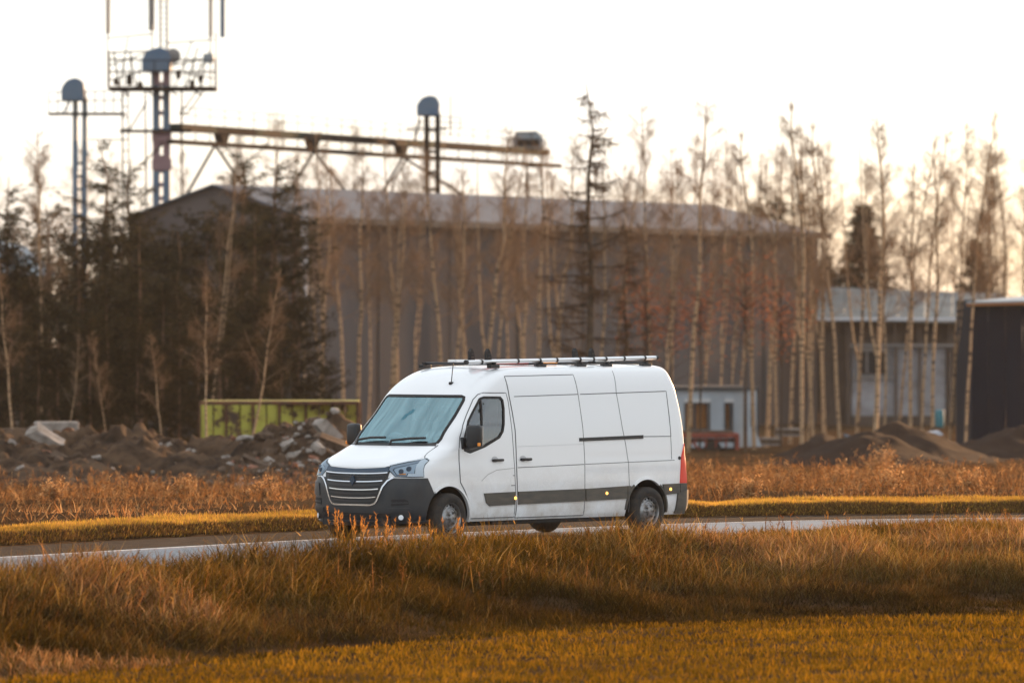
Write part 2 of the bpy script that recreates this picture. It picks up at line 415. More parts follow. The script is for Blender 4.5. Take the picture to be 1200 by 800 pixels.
# --- doors with gaps
DOOR = [(.605, 1.89), (.70, 2.01), (.79, 2.08), (.875, 2.105), (1.335, 2.10), (1.365, 1.98), (1.40, 1.59), (1.41, 1.41), (1.435, .98), (1.445, .68), (1.433, .335), (.50, .335), (.455, .574), (.37, .726), (.278, .849), (.258, 1.15), (.26, 1.30), (.31, 1.485), (.415, 1.655)]
SLIDE = [(1.375, 2.335), (1.40, 2.054), (1.44, 1.823), (1.475, 1.567), (1.482, .983), (1.49, .679), (1.465, .325), (2.955, .325), (2.957, .698), (2.966, 1.104), (2.947, 1.597), (2.91, 1.967), (2.875, 2.35)]
door = patch('front_door', DOOR, SM, M['paint'], .005, .02, .06)
boolean(door, [win_cut])
strip('door_seam', [DOOR + [DOOR[0]]], SM, M['seam'], .013, .0058)
slide = patch('sliding_door', SLIDE, SM, M['paint'], .005, .02, .1)
strip('door_seam', [SLIDE + [SLIDE[0]]], SM, M['seam'], .012, .0058)
strip('panel_seam', [[(3.786, 2.40), (3.757, 2.084), (3.83, 1.586), (3.89, 1.337), (3.945, 1.05), (3.965, .345)], [(2.98, 1.06), (4.99, 1.085)], [(4.888, 2.09), (4.915, 1.70), (4.925, 1.10)]], SM, M['seam'], .008, .003)
strip('upper_crease', [[(1.50, 2.047), (2.90, 2.068)]], SM, M['seam'], .011, .0065, slide); strip('upper_crease', [[(2.95, 2.068), (4.888, 2.097), (4.925, 1.435), (4.3, 1.44)]], SM, M['seam'], .011, .003)
strip('belt_crease', [[(1.50, 1.036), (2.95, 1.058)]], SM, M['seam'], .010, .0065, slide)
strip('belt_crease', [[(.72, .86), (.86, .95), (1.05, 1.01), (1.42, 1.03)]], SM, pbr('faint_crease', (.42, .42, .41), .6), .010, .0065, door)
strip('faint_crease', [[(1.5, 1.335), (2.95, 1.35)]], SM, pbr('faint_line', (.62, .63, .64), .5), .008, .0065, slide)
flap = patch('fuel_flap', [(1.37, .92), (1.425, .92), (1.425, .79), (1.355, .79), (1.345, .87)], SM, M['paint'], .008, .006); strip('gap', [[(1.35, .785), (1.428, .785)], [(1.39, .925), (1.428, .925)]], SM, M['seam'], .010, .0095, flap)
# mouldings
for poly, par in (([(.764, .686), (1.405, .694), (1.405, .515), (.886, .504), (.812, .55)], door), ([(1.412, .694), (1.436, .694), (1.430, .515), (1.412, .515)], door), ([(1.498, .695), (2.947, .706), (2.951, .53), (1.502, .514)], slide),
                  ([(2.972, .705), (3.888, .728), (3.892, .545), (2.976, .53)], van), ([(3.903, .728), (3.98, .728), (3.935, .545), (3.907, .545)], van),
                  ([(4.70, .738), (5.085, .742), (5.085, .60), (4.74, .58)], van), ([(5.10, .742), (5.24, .742), (5.24, .60), (5.10, .60)], van)):
    patch('side_moulding', poly, SM, M['mould'], .024, .028, .1, par)
def arch_trim(cx, cz, a0, a1, mat):
    bm = bmesh.new(); prev = None
    for k in range(33):
        a = R(a0 + (a1 - a0) * k / 32); pts = []
        for rr, dy in ((ARCHR - .004, .0), (ARCHR - .004, .02), (ARCHR + .028, .018), (ARCHR + .03, -.004)):
            x, z = cx + rr * math.cos(a), cz + rr * math.sin(a); pts.append(bm.verts.new((x, side_y(x, max(z, .3)) - dy + (.03 if dy == 0 else 0), z)))
        if prev:
            for i in range(3): bm.faces.new((prev[i], pts[i], pts[i + 1], prev[i + 1]))
        prev = pts
    return bm_obj('arch_lip', bm, mat, van, 40)
arch_trim(.02, .352, -8, 128, M['paint']); arch_trim(4.345, .365, -5, 52, M['mould']); arch_trim(4.345, .365, 52, 128, M['paint']); arch_trim(4.345, .365, 128, 178, M['mould'])
patch('rear_bumper', [(5.045, .60), (5.10, .61), (5.345, .66), (5.345, .31), (5.0, .31)], SM, M['mould'], .03, .034, .06)
bm = bmesh.new(); b_box(bm, (5.385, 0, .50), (.10, 1.72, .34), bevel=.03); bm_obj('rear_bumper_bar', bm, M['mould'], van, 40)
lampr = patch('tail_lamp', [(5.10, .745), (5.17, .745), (5.285, .745), (5.285, 1.32), (5.22, 1.32), (5.14, 1.12)], SM, M['red'], .014, .02, .05)
for x, z, p in ((1.421, .605, door), (3.422, .632, van), (4.86, .662, van)):
    bm = bmesh.new(); y = side_y(x, z) - .026; b_tube(bm, (x, y, z), (x, y - .012, z), .023, .018, n=16); mk = bm_obj('marker_lamp', bm, M['marker'], p, 40)
bm = bmesh.new(); b_tube(bm, (5.10, side_y(5.1, 1.115) - .001, 1.115), (5.10, side_y(5.1, 1.115) - .012, 1.115), .026, n=16); bm_obj('filler_cap', bm, M['black'], van, 40)
# door rail and handles
patch('sliding_rail', [(2.859, 1.44), (4.285, 1.462), (4.285, 1.412), (2.859, 1.39)], SM, M['black'], .014, .02, .1)
def handle(x, z, par):
    y = side_y(x, z); bm = bmesh.new(); b_box(bm, (x, y - .034, z), (.225, .03, .038), bevel=.012)
    b_box(bm, (x - .09, y - .015, z), (.03, .03, .03)); b_box(bm, (x + .09, y - .015, z), (.03, .03, .03))
    h = bm_obj('door_handle', bm, M['black'], par, 40)
    patch('handle_recess_shade', [(x - .05 + .07 * math.cos(a), z + .045 * math.sin(a) + .01) for a in np.linspace(0, 2 * math.pi, 15)[:-1]], SM, pbr('recess_shade', (.5, .51, .52), .5) if 'rec' not in M else M['rec'], .007, .004, .3, h)  # grey patch lying on the white panel, painting the shade of a hollow
handle(1.06, 1.150, door); handle(1.665, 1.152, slide)
# windows
win = patch('side_window', [(a, b) for a, b in WIN], SM, M['glass'], -.006, .004, .1, door)
strip('window_frame', [WIN + [WIN[0]]], SM, M['seal'], .035, .007, win)
strip('window_divider', [[(.80, 2.03), (.745, 1.33)]], SM, M['seal'], .028, .008, win)
patch('mirror_mount', [(.375, 1.30), (.49, 1.27), (.74, 1.335), (.72, 1.42), (.42, 1.45)], SM, M['black'], .010, .02, .1, win)
winf = patch('side_window', [(a, b) for a, b in WIN], SMf, pbr('dark_far_glass', (.02, .03, .035), .08), .003, .006, .1)
# windscreen
def FR(y, z): return Vector((front_x(y, z), y, z))
ws = patch('windscreen', WSP, FR, M['screen'], -.004, .004, .1)
strip('windscreen_seal', [WSP + [WSP[0]]], FR, M['seal'], .045, .004, ws)
strip('cowl', [[(-.80, 1.375), (-.4, 1.372), (0, 1.372), (.4, 1.372), (.80, 1.375)]], FR, M['black'], .075, .006)
for pts in ([(-.62, 1.425), (-.35, 1.415), (-.05, 1.385)], [(.10, 1.425), (.40, 1.42), (.66, 1.385)]):
    bm = bmesh.new(); P = [FR(a, b) + Vector((-.03, 0, .03)) for a, b in [(q[0], q[1] + .02) for q in pts]]
    for a, b in zip(P, P[1:]): b_tube(bm, a, b, .017, n=6)
    b_tube(bm, P[-1], FR(pts[-1][0], 1.36), .018, n=6); bm_obj('wiper', bm, M['black'], van)
bm = bmesh.new(); b_box(bm, (.56, .0, 1.98), (.05, .26, .09), Matrix.Rotation(0, 3, 'Y'), .02); bm_obj('rear_view_mirror', bm, M['seal'], van, 40)
# hood seam + bonnet
strip('bonnet_seam', [[(-.56, 1.375), (-.575, 1.27), (-.60, 1.235), (-.66, 1.20), (-.72, 1.19)], [(.56, 1.375), (.575, 1.27), (.60, 1.235), (.66, 1.20), (.72, 1.19)]], RM, M['seam'], .012, .003)
bon = patch('bonnet', [(-.56, 1.365), (-.575, 1.27), (-.60, 1.235), (-.62, 1.20), (-.50, 1.155), (-.35, 1.105), (-.30, 1.085), (0, 1.065), (.30, 1.085), (.35, 1.105), (.50, 1.155), (.62, 1.20), (.60, 1.235), (.575, 1.27), (.56, 1.365)], RM, M['paint'], .004, .01, .04)
# headlamps
HL = [(.315, 1.04), (.32, 1.095), (.50, 1.148), (.715, 1.190), (.79, 1.168), (.895, .935), (.68, .93), (.435, .938)]
for s in (-1, 1):
    mp = lambda u, z: RM(u, z)
    h = patch('headlamp', [(s * a, b) for a, b in HL], mp, M['black'], .004, .02, .05)
    cx = sum(a for a, b in HL) / 8; cz = sum(b for a, b in HL) / 8
    patch('white_trim', [(s * a, b) for a, b in [(.665, 1.165), (.71, 1.177), (.78, 1.160), (.88, .945), (.68, .942), (.60, .945), (.615, .985), (.72, .985)]], mp, M['lampwhite'], .012, .012, .05, h)
    patch('white_trim', [(s * a, b) for a, b in [(.335, 1.04), (.34, 1.085), (.665, 1.165), (.68, 1.135), (.40, 1.06), (.38, 1.035), (.45, .96), (.60, .962), (.60, .948), (.435, .948)]], mp, M['satin'], .010, .010, .05, h)
    patch('reflector', [(s * a, b) for a, b in [(.395, 1.035), (.41, 1.055), (.68, 1.128), (.705, .99), (.60, .99), (.59, .965), (.455, .968)]], mp, M['reflector'], .008, .008, .05, h)
    for q, (a, b) in enumerate(((.50, 1.015), (.60, 1.05))):
        bm = bmesh.new(); c = mp(s * a, b); n = Vector((-1, s * .5, 0)).normalized(); b_tube(bm, c - n * .02, c + n * .022, .04, .034, n=14); bm_obj('projector', bm, M['bluegrey'], h, 40)
    patch('turn_signal', [(s * a, b) for a, b in [(.49, .985), (.58, .99), (.575, .968), (.48, .970)]], mp, M['amber'], .0125, .01, .05, h)
    patch('lens', [(s * a, b) for a, b in HL], mp, M['lens'], .020, .003, .05, h)
# grille
GR = [(-.35, 1.01), (-.315, 1.085), (-.27, 1.068), (0, 1.045), (.27, 1.068), (.315, 1.085), (.35, 1.01), (.335, .90), (.275, .82), (.215, .61), (.165, .555), (-.165, .555), (-.215, .61), (-.275, .82), (-.335, .90)]
gr = patch('grille', GR, RM, M['black'], .010, .012, .04)
patch('upper_band', [(-.32, 1.078), (-.27, 1.06), (0, 1.040), (.27, 1.06), (.32, 1.078), (.345, 1.01), (0, .988), (-.345, 1.01)], RM, M['bluegrey'], .016, .010, .04, gr)
for zc, hw, w_, mt in ((.978, .33, .017, 'chrome'), (.865, .285, .016, 'chrome'), (.752, .245, .015, 'chrome'), (.638, .22, .014, 'chrome')):
    strip('chrome_bar', [[(u, zc + .018 * (abs(u) / hw) ** 2) for u in np.linspace(-hw, hw, 15)]], RM, M[mt], w_, .022, gr)
for zc, hw in ((.94, .32), (.905, .30), (.815, .26), (.70, .235), (.595, .19)):
    strip('grille_slat', [[(u, zc + .015 * (abs(u) / hw) ** 2) for u in np.linspace(-hw, hw, 15)]], RM, M['bumper'], .020, .017, gr)
strip('grille_rib', [[(u, .875), (u, .972)] for u in np.linspace(-.27, .27, 29)], RM, M['bumper'], .008, .019, gr)
strip('chrome_surround', [[(-.42, .928), (-.39, .915), (-.345, .88), (-.295, .80), (-.232, .60), (-.208, .560), (-.165, .541), (.165, .541), (.208, .560), (.232, .60), (.295, .80), (.345, .88), (.39, .915), (.42, .928)]], RM, M['chrome'], .024, .026, gr)
# a plain diamond badge on the grille
bm = bmesh.new(); c = RM(0, .885) + Vector((-.03, 0, 0))
b_prism(bm, [(0, .075), (.05, 0), (0, -.075), (-.05, 0)], -.012, .012, 'x'); bmesh.ops.translate(bm, vec=c, verts=bm.verts[:]); bm_obj('badge', bm, M['bluegrey'], gr)
for s in (-1, 1):
    patch('intake', [(s * a, b) for a, b in [(.41, .625), (.60, .632), (.655, .605), (.66, .555), (.41, .53)]], RM, M['seal'], .012, .012, .05, bumper)
    strip('intake_slat', [[(s * .41, .575), (s * .65, .58)]], RM, M['bumper'], .018, .02, bumper)
    patch('bumper_wing', [(s * a, b) for a, b in [(.47, .83), (.62, .85), (.78, .86), (.82, .80), (.80, .70), (.62, .665), (.44, .66)]], RM, M['bumper'], .022, .03, .05, bumper)
    patch('bumper_wing', [(s * a, b) for a, b in [(.36, .50), (.66, .51), (.72, .49), (.70, .44), (.36, .44)]], RM, M['bumper'], .020, .03, .05, bumper)
    bm = bmesh.new(); c = RM(s * .54, .372); n = (Vector((c.x, c.y, 0)) - Vector((0, 0, 0))); n = Vector((-.8, s * .6, 0)).normalized()
    b_tube(bm, c + n * .005, c + n * .028, .050, .046, n=20); fg = bm_obj('fog_lamp', bm, M['black'], bumper, 40)
    bm = bmesh.new(); b_tube(bm, c + n * .028, c + n * .036, .037, .028, n=20); bm_obj('lens', bm, M['lampwhite'], fg, 40)
strip('air_slot', [[(u, .40) for u in np.linspace(-.40, .40, 9)]], RM, M['seal'], .07, .012, bumper)
strip('lower_lip', [[(u, .315) for u in np.linspace(-1.0, 1.0, 33)]], RM, M['bumper'], .035, .03, bumper)
# number plate without characters legible in the photograph is hidden by the weeds: left out
# mirrors
def mirror(s):
    bm = bmesh.new(); y0 = s * 1.16; x0 = .40; rz = Matrix.Rotation(R(-8 * s), 3, 'Z')
    b_box(bm, (x0, y0, 1.485), (.135, .235, .345), rz, .05, 3)
    for v in bm.verts:
        if v.co.z < 1.42 and abs(v.co.y) > 1.17: v.co.z += .03
    h = bm_obj('door_mirror', bm, M['black'], van, 50)
    bm = bmesh.new(); b_box(bm, (x0 + .01, s * 1.02, 1.40), (.10, .16, .085), None, .02); b_box(bm, (x0 + .01, s * .985, 1.40), (.20, .06, .17), None, .02); bm_obj('mirror_arm', bm, M['black'], h, 50)
    bm = bmesh.new(); b_box(bm, (x0 + .066, y0, 1.50), (.012, .19, .28), rz, .005, 1); bm_obj('mirror_glass', bm, M['chrome'], h)
    bm = bmesh.new(); b_box(bm, (x0 - .028, s * 1.272, 1.385), (.05, .03, .05), rz, .01); bm_obj('turn_signal', bm, M['amber'], h)
mirror(-1); mirror(1)
# wheels
def wheel(x, s, z=.35, steer=0):
    root = empty('wheel', (x, s * .965, z), steer, van)
    t = bmesh.new(); lathe(t, [(.205, s * -.11), (.29, s * -.115), (.335, s * -.095), (.35, s * -.07), (.352, 0), (.35, s * .06), (.338, s * .09), (.31, s * .108), (.27, s * .112), (.235, s * .10), (.213, s * .088)], 56)
    bm_obj('tyre', t, M['tyre'], root, 40)
    gbm = bmesh.new()
    for rr in (.355,):
        pass
    rim = bmesh.new(); lathe(rim, [(.218, s * .09), (.214, s * .098), (.205, s * .09), (.198, s * .05), (.196, s * .045)], 56)
    # slotted disc: webs between sixteen openings
    nslot = 16
    for k in range(nslot):
        a0 = 2 * math.pi * k / nslot; a1 = a0 + 2 * math.pi / nslot * .45
        P = []
        for a in np.linspace(a0, a1, 3):
            P.append([rim.verts.new((r_ * math.cos(a), s * y_, r_ * math.sin(a))) for r_, y_ in ((.198, .05), (.165, .062))])
        for p, q in zip(P, P[1:]): rim.faces.new((p[0], q[0], q[1], p[1]))
    lathe(rim, [(.168, s * .060), (.150, s * .070), (.140, s * .088), (.132, s * .090), (.124, s * .080)], 56)
    bm_obj('rim', rim, M['steel'], root, 40)
    cp = bmesh.new(); lathe(cp, [(.13, s * .080), (.118, s * .082), (.10, s * .095), (.06, s * .112), (.03, s * .118), (.001, s * .119)], 32)
    for k in range(5):
        a = 2 * math.pi * k / 5; b_tube(cp, (.075 * math.cos(a), s * .09, .075 * math.sin(a)), (.075 * math.cos(a), s * .125, .075 * math.sin(a)), .016, n=6)
    bm_obj('hub_cap', cp, pbr('hub_metal', (.30, .30, .31), .3, .8, c2=(.08, .07, .06), scale=18), root, 40)
    dk = bmesh.new(); b_tube(dk, (0, s * -.05, 0), (0, s * .03, 0), .20, n=32); bm_obj('brake', dk, M['seal'], root)
    return root
for s in (-1, 1):
    wheel(0.02, s, .352, R(4)); wheel(4.345, s, .352)
# interior
bm = bmesh.new()
for yc in (-.50, .12, .55):
    b_box(bm, (1.0, yc, 1.02), (.50, .44, .16), None, .05); b_box(bm, (1.20, yc, 1.40), (.13, .44, .62), Matrix.Rotation(0, 3, 'Y'), .05); b_box(bm, (1.19, yc, 1.80), (.09, .26, .20), None, .04)
bm_obj('seats', bm, M['seat'], van, 40)
van.children[-1].name = 'seat_row'
bm = bmesh.new(); b_box(bm, (.34, 0, 1.22), (.34, 1.66, .24), None, .06); b_box(bm, (.36, .45, 1.36), (.2, .4, .08), None, .03); bm_obj('dashboard', bm, M['dash'], van, 40)
bm = bmesh.new(); c = Vector((.62, .45, 1.38)); nrm = Vector((.75, 0, .66))
ax1 = Vector((0, 1, 0)); ax2 = nrm.normalized().cross(ax1)
P = [c + ax1 * .19 * math.cos(a) + ax2 * .19 * math.sin(a) for a in np.linspace(0, 2 * math.pi, 25)]
for a, b in zip(P, P[1:]): b_tube(bm, a, b, .017, n=6)
b_tube(bm, P[0], P[12], .02, n=6); b_tube(bm, c, P[18], .02, n=6); b_tube(bm, c, c - nrm * .25, .03, n=8); bm_obj('steering_wheel', bm, M['dash'], van, 60)
bm = bmesh.new(); b_box(bm, (1.285, 0, 1.45), (.02, 1.66, 1.36)); bm_obj('bulkhead', bm, M['dash'], van)
# underbody
bm = bmesh.new(); b_box(bm, (2.2, 0, .30), (3.4, 1.5, .16)); b_box(bm, (2.4, -.88, .265), (2.7, .04, .05)); b_tube(bm, (4.345, -.85, .35), (4.345, .85, .35), .06, n=10); b_tube(bm, (.02, -.8, .33), (.02, .8, .33), .05, n=10)
b_box(bm, (-.45, 0, .30), (.7, 1.3, .10)); bm_obj('underbody', bm, M['seal'], van)
# roof rack with load stops; aerial
rack = empty('roof_rack', (0, 0, 0), 0, van)
for x in (1.36, 2.38, 3.26, 3.84, 4.72):
    bm = bmesh.new(); b_tube(bm, (x, -.70, 2.515), (x, .70, 2.515), .02, n=8)
    for s in (-1, 1): b_box(bm, (x, s * .66, 2.475), (.20, .08, .05), None, .01); b_box(bm, (x, s * .66, 2.50), (.06, .06, .07))
    bm_obj('cross_bar', bm, M['black'], rack)
for x in (1.28, 3.55):
    for yy, dx in ((-.62, 0), (-.30, 0.0)):
        bm = bmesh.new(); b_prism(bm, [(-.04, 2.50), (.07, 2.50), (.06, 2.60), (.035, 2.68), (.0, 2.72), (-.035, 2.68)], -.025, .025)
        bmesh.ops.translate(bm, vec=(x + dx, yy + (.0), .01), verts=bm.verts[:]); st = bm_obj('load_stop', bm, M['seal'], rack)
        bm2 = bmesh.new()
        for zz in (2.57, 2.61, 2.65): b_box(bm2, (x + .01, yy - .027, zz), (.05, .006, .008))
        bm_obj('stop_ribs', bm2, M['mould'], st)
bm = bmesh.new(); b = SM(.75, 2.24) ; b_box(bm, b + Vector((0, -.02, 0)), (.07, .05, .04), None, .012); b_tube(bm, b + Vector((0, -.02, .0)), b + Vector((.10, .03, .30)), .007, n=6); bm_obj('aerial', bm, M['black'], van)
kill(*cut)
# loads carried on the rack: things of their own
def to_world(o): o.location = van.location; o.rotation_euler = van.rotation_euler
bm = bmesh.new(); b_tube(bm, (.80, -.64, 2.538), (5.0, -.64, 2.588), .030, n=14); pole = bm_obj('carrier_tube', bm, M['alu'], None, 60); to_world(pole)
tag(pole, 'long silver tube with black collars lying along the near edge of the van roof', 'tube')
for x in (.805, 1.12, 1.9, 2.38, 2.75, 3.26, 3.56, 3.84, 4.25, 4.72, 4.995):
    z = 2.538 + (x - .8) / 4.2 * .05; bm = bmesh.new(); b_tube(bm, (x - .02, -.64, z), (x + .02, -.64, z), .034, n=12); bm_obj('collar', bm, M['black'], pole)
lad = empty('ladder'); to_world(lad); tag(lad, 'pale aluminium ladder lying flat on the front of the van roof rack', 'ladder')
for yy in (.02, .42):
    bm = bmesh.new(); b_box(bm, (3.2, yy, 2.545), (3.2, .03, .05)); bm_obj('stile', bm, M['alu'], lad)
for k in range(11):
    bm = bmesh.new(); b_tube(bm, (1.75 + k * .29, .03, 2.545), (1.75 + k * .29, .41, 2.545), .014, n=8); bm_obj('rung', bm, M['alu'], lad)
bm = bmesh.new(); b_box(bm, (1.85, -.42, 2.532), (1.35, .07, .045), None, .01); rb = bm_obj('plank', bm, M['redpaint'], None, 40); to_world(rb)
tag(rb, 'red painted plank lying behind the silver tube on the van roof', 'plank')
bm = bmesh.new(); b_box(bm, (2.78, -.42, 2.530), (.45, .06, .04), None, .01); rb = bm_obj('plank', bm, M['orange'], None, 40); to_world(rb)
tag(rb, 'short orange batten behind the silver tube, rearward of the red plank', 'plank')
# ================================================================ LAND
F7 = 7000.0
def at(px, py, D): return Vector(((px - 600) / F7 * D, D, CAM_H - (py - 383) / F7 * D))
FAR = np.array([(-40, 22), (-20, 56.5), (-10, 73.6), (-6.78, 79.1), (-3.05, 85.3), (-1.3, 87.8), (.4, 89.9), (2.66, 92.5), (5.4, 94.4), (8.18, 95.4), (14, 96.6), (30, 98.5), (70, 103), (200, 118)])
fx = np.unique(np.concatenate([np.linspace(-40, -20, 10), np.linspace(-20, 14, 120), np.linspace(14, 70, 30), np.linspace(70, 200, 8)]))
fy = pchip(FAR[:, 0], FAR[:, 1], fx)
_dx, _dy = np.gradient(fx), np.gradient(fy); _l = np.hypot(_dx, _dy); NX, NY = _dy / _l, -_dx / _l      # normal towards the field
def off_curve(d): return fx + NX * d, fy + NY * d
def off_Y(d):
    X, Y = off_curve(d); o = np.argsort(X); return lambda x: np.interp(x, X[o], Y[o])
ROADW = 5.8
Yfar, Ynear, Yverge, Ybank = off_Y(0), off_Y(ROADW), off_Y(-2.2), off_Y(-2.8)
FB = np.array([(-40, 4), (-12, 50), (-5.24, 61.1), (-2.8, 65.6), (0, 70.4), (3.2, 73.6), (6.4, 75.2), (12, 76.5), (60, 84), (200, 95)])
def Yfield(x): return np.interp(x, FB[:, 0], FB[:, 1])
def sm(t): t = np.clip(t, 0, 1); return t * t * (3 - 2 * t)
def vnoise(x, y, s, seed=0):
    """cheap smooth value noise in numpy"""
    x = np.asarray(x, float) / s + seed * 17.3; y = np.asarray(y, float) / s - seed * 9.1
    xi, yi = np.floor(x).astype(int), np.floor(y).astype(int); u, v = x - xi, y - yi; u, v = u * u * (3 - 2 * u), v * v * (3 - 2 * v)
    def h(a, b):
        n = (a * 374761393 + b * 668265263 + seed * 144269) & 0x7fffffff; n = ((n ^ (n >> 13)) * 1274126177) & 0x7fffffff
        return (n & 0xffff) / 65535.0
    return (h(xi, yi) * (1 - u) + h(xi + 1, yi) * u) * (1 - v) + (h(xi, yi + 1) * (1 - u) + h(xi + 1, yi + 1) * u) * v
def gz(x, y):
    x = np.asarray(x, float); y = np.asarray(y, float)
    yn, yf, yfld, yv, yb = Ynear(x), Yfar(x), Yfield(x), Yverge(x), Ybank(x)
    t = (yn - .4 - y) / np.maximum(yn - .4 - yfld, .5)
    z = np.where(y < yn - .4, -.60 * sm(t), 0.0) + np.where(y < yn - .3, .05 * (vnoise(x, y, .9) - .4) * sm(t * 6), 0) + np.where(y < yn - .2, .14 * sm((yn - .2 - y) / .9) * (1 - sm(t / .7)), 0)
    b = sm((y - yv) / .5) * .12 * (1 - sm((y - yb - 1.5) / 2.5))
    dn = -.8 * sm((y - yb - 1) / np.maximum(150 - yb, 5)) - .0093 * np.clip(y - 150, 0, 120) - .002 * np.clip(y - 270, 0, 4000)
    z = z + np.where(y > yv, b, 0) + np.where(y > yb + 1, dn, 0)
    z = z + np.where(y > yb + 3, .22 * (vnoise(x, y, 2.3, 3) - .5) + .10 * (vnoise(x, y, .7, 4) - .5), 0)
    road = (y > yn - .05) & (y < yv + .02)
    z = np.where(road & (y < yv - .05), -.03, z)
    return z
def grid_mesh(name, xs, ys, zf):
    X, Y = np.meshgrid(xs, ys); Z = zf(X, Y); V = np.stack([X, Y, Z], -1).reshape(-1, 3); n, m = len(xs), len(ys)
    i = np.arange(m - 1)[:, None] * n + np.arange(n - 1)[None]; i = i.ravel(); F = np.stack([i, i + 1, i + n + 1, i + n], -1)
    return np_mesh(name, V, F, 4, True)
def np_mesh(name, V, F, k, smooth=False, tint=None):
    me = bpy.data.meshes.new(name); V = np.ascontiguousarray(V, dtype=np.float32); F = np.ascontiguousarray(F, dtype=np.int32)
    me.vertices.add(len(V)); me.vertices.foreach_set('co', V.ravel())
    me.loops.add(F.size); me.loops.foreach_set('vertex_index', F.ravel())
    me.polygons.add(len(F)); me.polygons.foreach_set('loop_start', np.arange(0, F.size, k, dtype=np.int32))
    me.polygons.foreach_set('loop_total', np.full(len(F), k, dtype=np.int32))
    if smooth: me.polygons.foreach_set('use_smooth', np.ones(len(F), bool))
    me.update(calc_edges=True)
    if tint is not None:
        a = me.color_attributes.new('tint', 'FLOAT_COLOR', 'POINT')
        a.data.foreach_set('color', np.concatenate([tint, np.ones((len(tint), 1))], 1).astype(np.float32).ravel())
    return me
def ground_mat():
    m, N, L, out = mat_new('earth_and_turf'); b = N.new('ShaderNodeBsdfPrincipled'); b.inputs['Roughness'].default_value = 1; b.inputs['Specular IOR Level'].default_value = 0
    v = coord(N, L); f = noise(N, L, v, .35, 8, .65); f2 = noise(N, L, v, 2.5, 6)
    mx = N.new('ShaderNodeMix'); mx.data_type = 'RGBA'; L.new(f2, mx.inputs['Factor'])
    L.new(ramp(N, L, f, [(.35, (.035, .021, .012)), (.5, (.065, .038, .02)), (.65, (.10, .06, .025))]), mx.inputs['A'])
    L.new(ramp(N, L, f, [(.35, (.055, .030, .014)), (.65, (.11, .062, .032))]), mx.inputs['B'])
    L.new(mx.outputs['Result'], b.inputs['Base Color'])
    bp = N.new('ShaderNodeBump'); bp.inputs['Strength'].default_value = 1; bp.inputs['Distance'].default_value = .06
    L.new(noise(N, L, v, 6, 8, .7), bp.inputs['Height']); L.new(bp.outputs[0], b.inputs['Normal'])
    L.new(b.outputs[0], out.inputs['Surface']); return m
M['ground'] = ground_mat()
xs = np.concatenate([-np.geomspace(2500, 20, 14), np.linspace(-18, 18, 104), np.geomspace(20, 2500, 14)])
ys = np.concatenate([np.linspace(-60, 48, 12), np.linspace(50, 112, 180), np.linspace(113, 180, 68), np.linspace(182, 340, 60), np.geomspace(350, 5500, 14)])
tag(mobj('ground', grid_mesh('ground', xs, ys, gz), M['ground']), kind='structure')
# road: carriageway, edge line, shoulder
def strip_mesh(name, d0, d1, z, n=2):
    ds = np.linspace(d0, d1, n); V = []
    for d in ds:
        X, Y = off_curve(d); V.append(np.stack([X, Y, np.full_like(X, z)], -1))
    V = np.concatenate(V); k = len(fx); i = (np.arange(n - 1)[:, None] * k + np.arange(k - 1)[None]).ravel()
    return np_mesh(name, V, np.stack([i, i + 1, i + k + 1, i + k], -1)[:, ::(1 if d1 > d0 else -1)], 4, True)
M['asphalt'] = pbr('worn_asphalt', (.070, .080, .094), .50, c2=(.11, .12, .135), scale=1.2, bump=.25, bscale=60, spec=.6)
M['shoulder'] = pbr('shade_tinted_gravel_shoulder', (.016, .012, .010), .95, c2=(.034, .025, .019), scale=3, bump=1, bscale=30, spec=.05)  # dark gravel, made darker still to carry the shadow zone below the verge
M['line'] = pbr('worn_white_line', (.62, .62, .60), .6, c2=(.42, .41, .39), scale=4)
tag(mobj('road', strip_mesh('road', ROADW, -.02, 0.0, 3), M['asphalt']), kind='structure')
tag(mobj('road_shoulder', strip_mesh('road_shoulder', -.02, -2.32, -.006, 3), M['shoulder']), kind='structure')
tag(mobj('road_edge_line', strip_mesh('road_edge_line', .22, .10, .004), M['line']), kind='structure')
tag(mobj('road_edge_line', strip_mesh('road_edge_line', ROADW - .1, ROADW - .22, .004), M['line']), kind='structure')
# ---------------------------------------------------------------- blades
def blades(P, DIR, LEN, W, TINT, bend=.35):
    """P base, DIR unit lean direction (n,3), three triangles per blade"""
    n = len(P); ang = rng.uniform(0, 2 * np.pi, n); S = np.stack([np.cos(ang), np.sin(ang), np.zeros(n)], -1) * W[:, None]
    B = np.stack([np.cos(ang + 1.3), np.sin(ang + 1.3), -.35 * np.ones(n)], -1) * (bend * rng.uniform(.2, 1, n) * LEN)[:, None]
    mid = P + DIR * (LEN * .55)[:, None] + B * .25; top = P + DIR * LEN[:, None] + B
    V = np.stack([P - S, P + S, mid - S * .8, mid + S * .8, top], 1).reshape(-1, 3)
    i = np.arange(n)[:, None] * 5
    F = np.concatenate([i + [0, 1, 3], i + [0, 3, 2], i + [2, 3, 4]], 0)
    return V, F, np.repeat(TINT, 5, 0)
class Acc:
    def __init__(s): s.V, s.F, s.T, s.n = [], [], [], 0
    def add(s, V, F, T): s.V.append(V); s.F.append(F + s.n); s.T.append(T); s.n += len(V)
    def mesh(s, name): return np_mesh(name, np.concatenate(s.V), np.concatenate(s.F), 3, False, np.concatenate(s.T))
def up(n, spread):
    d = np.stack([rng.normal(0, spread, n), rng.normal(0, spread, n), np.ones(n)], -1); return d / np.linalg.norm(d, axis=1)[:, None]
def mixc(cols, w): return (np.asarray(cols)[rng.choice(len(cols), len(w) if hasattr(w, '__len__') else w)])
M['grass'] = leafy('dry_grass', .5)
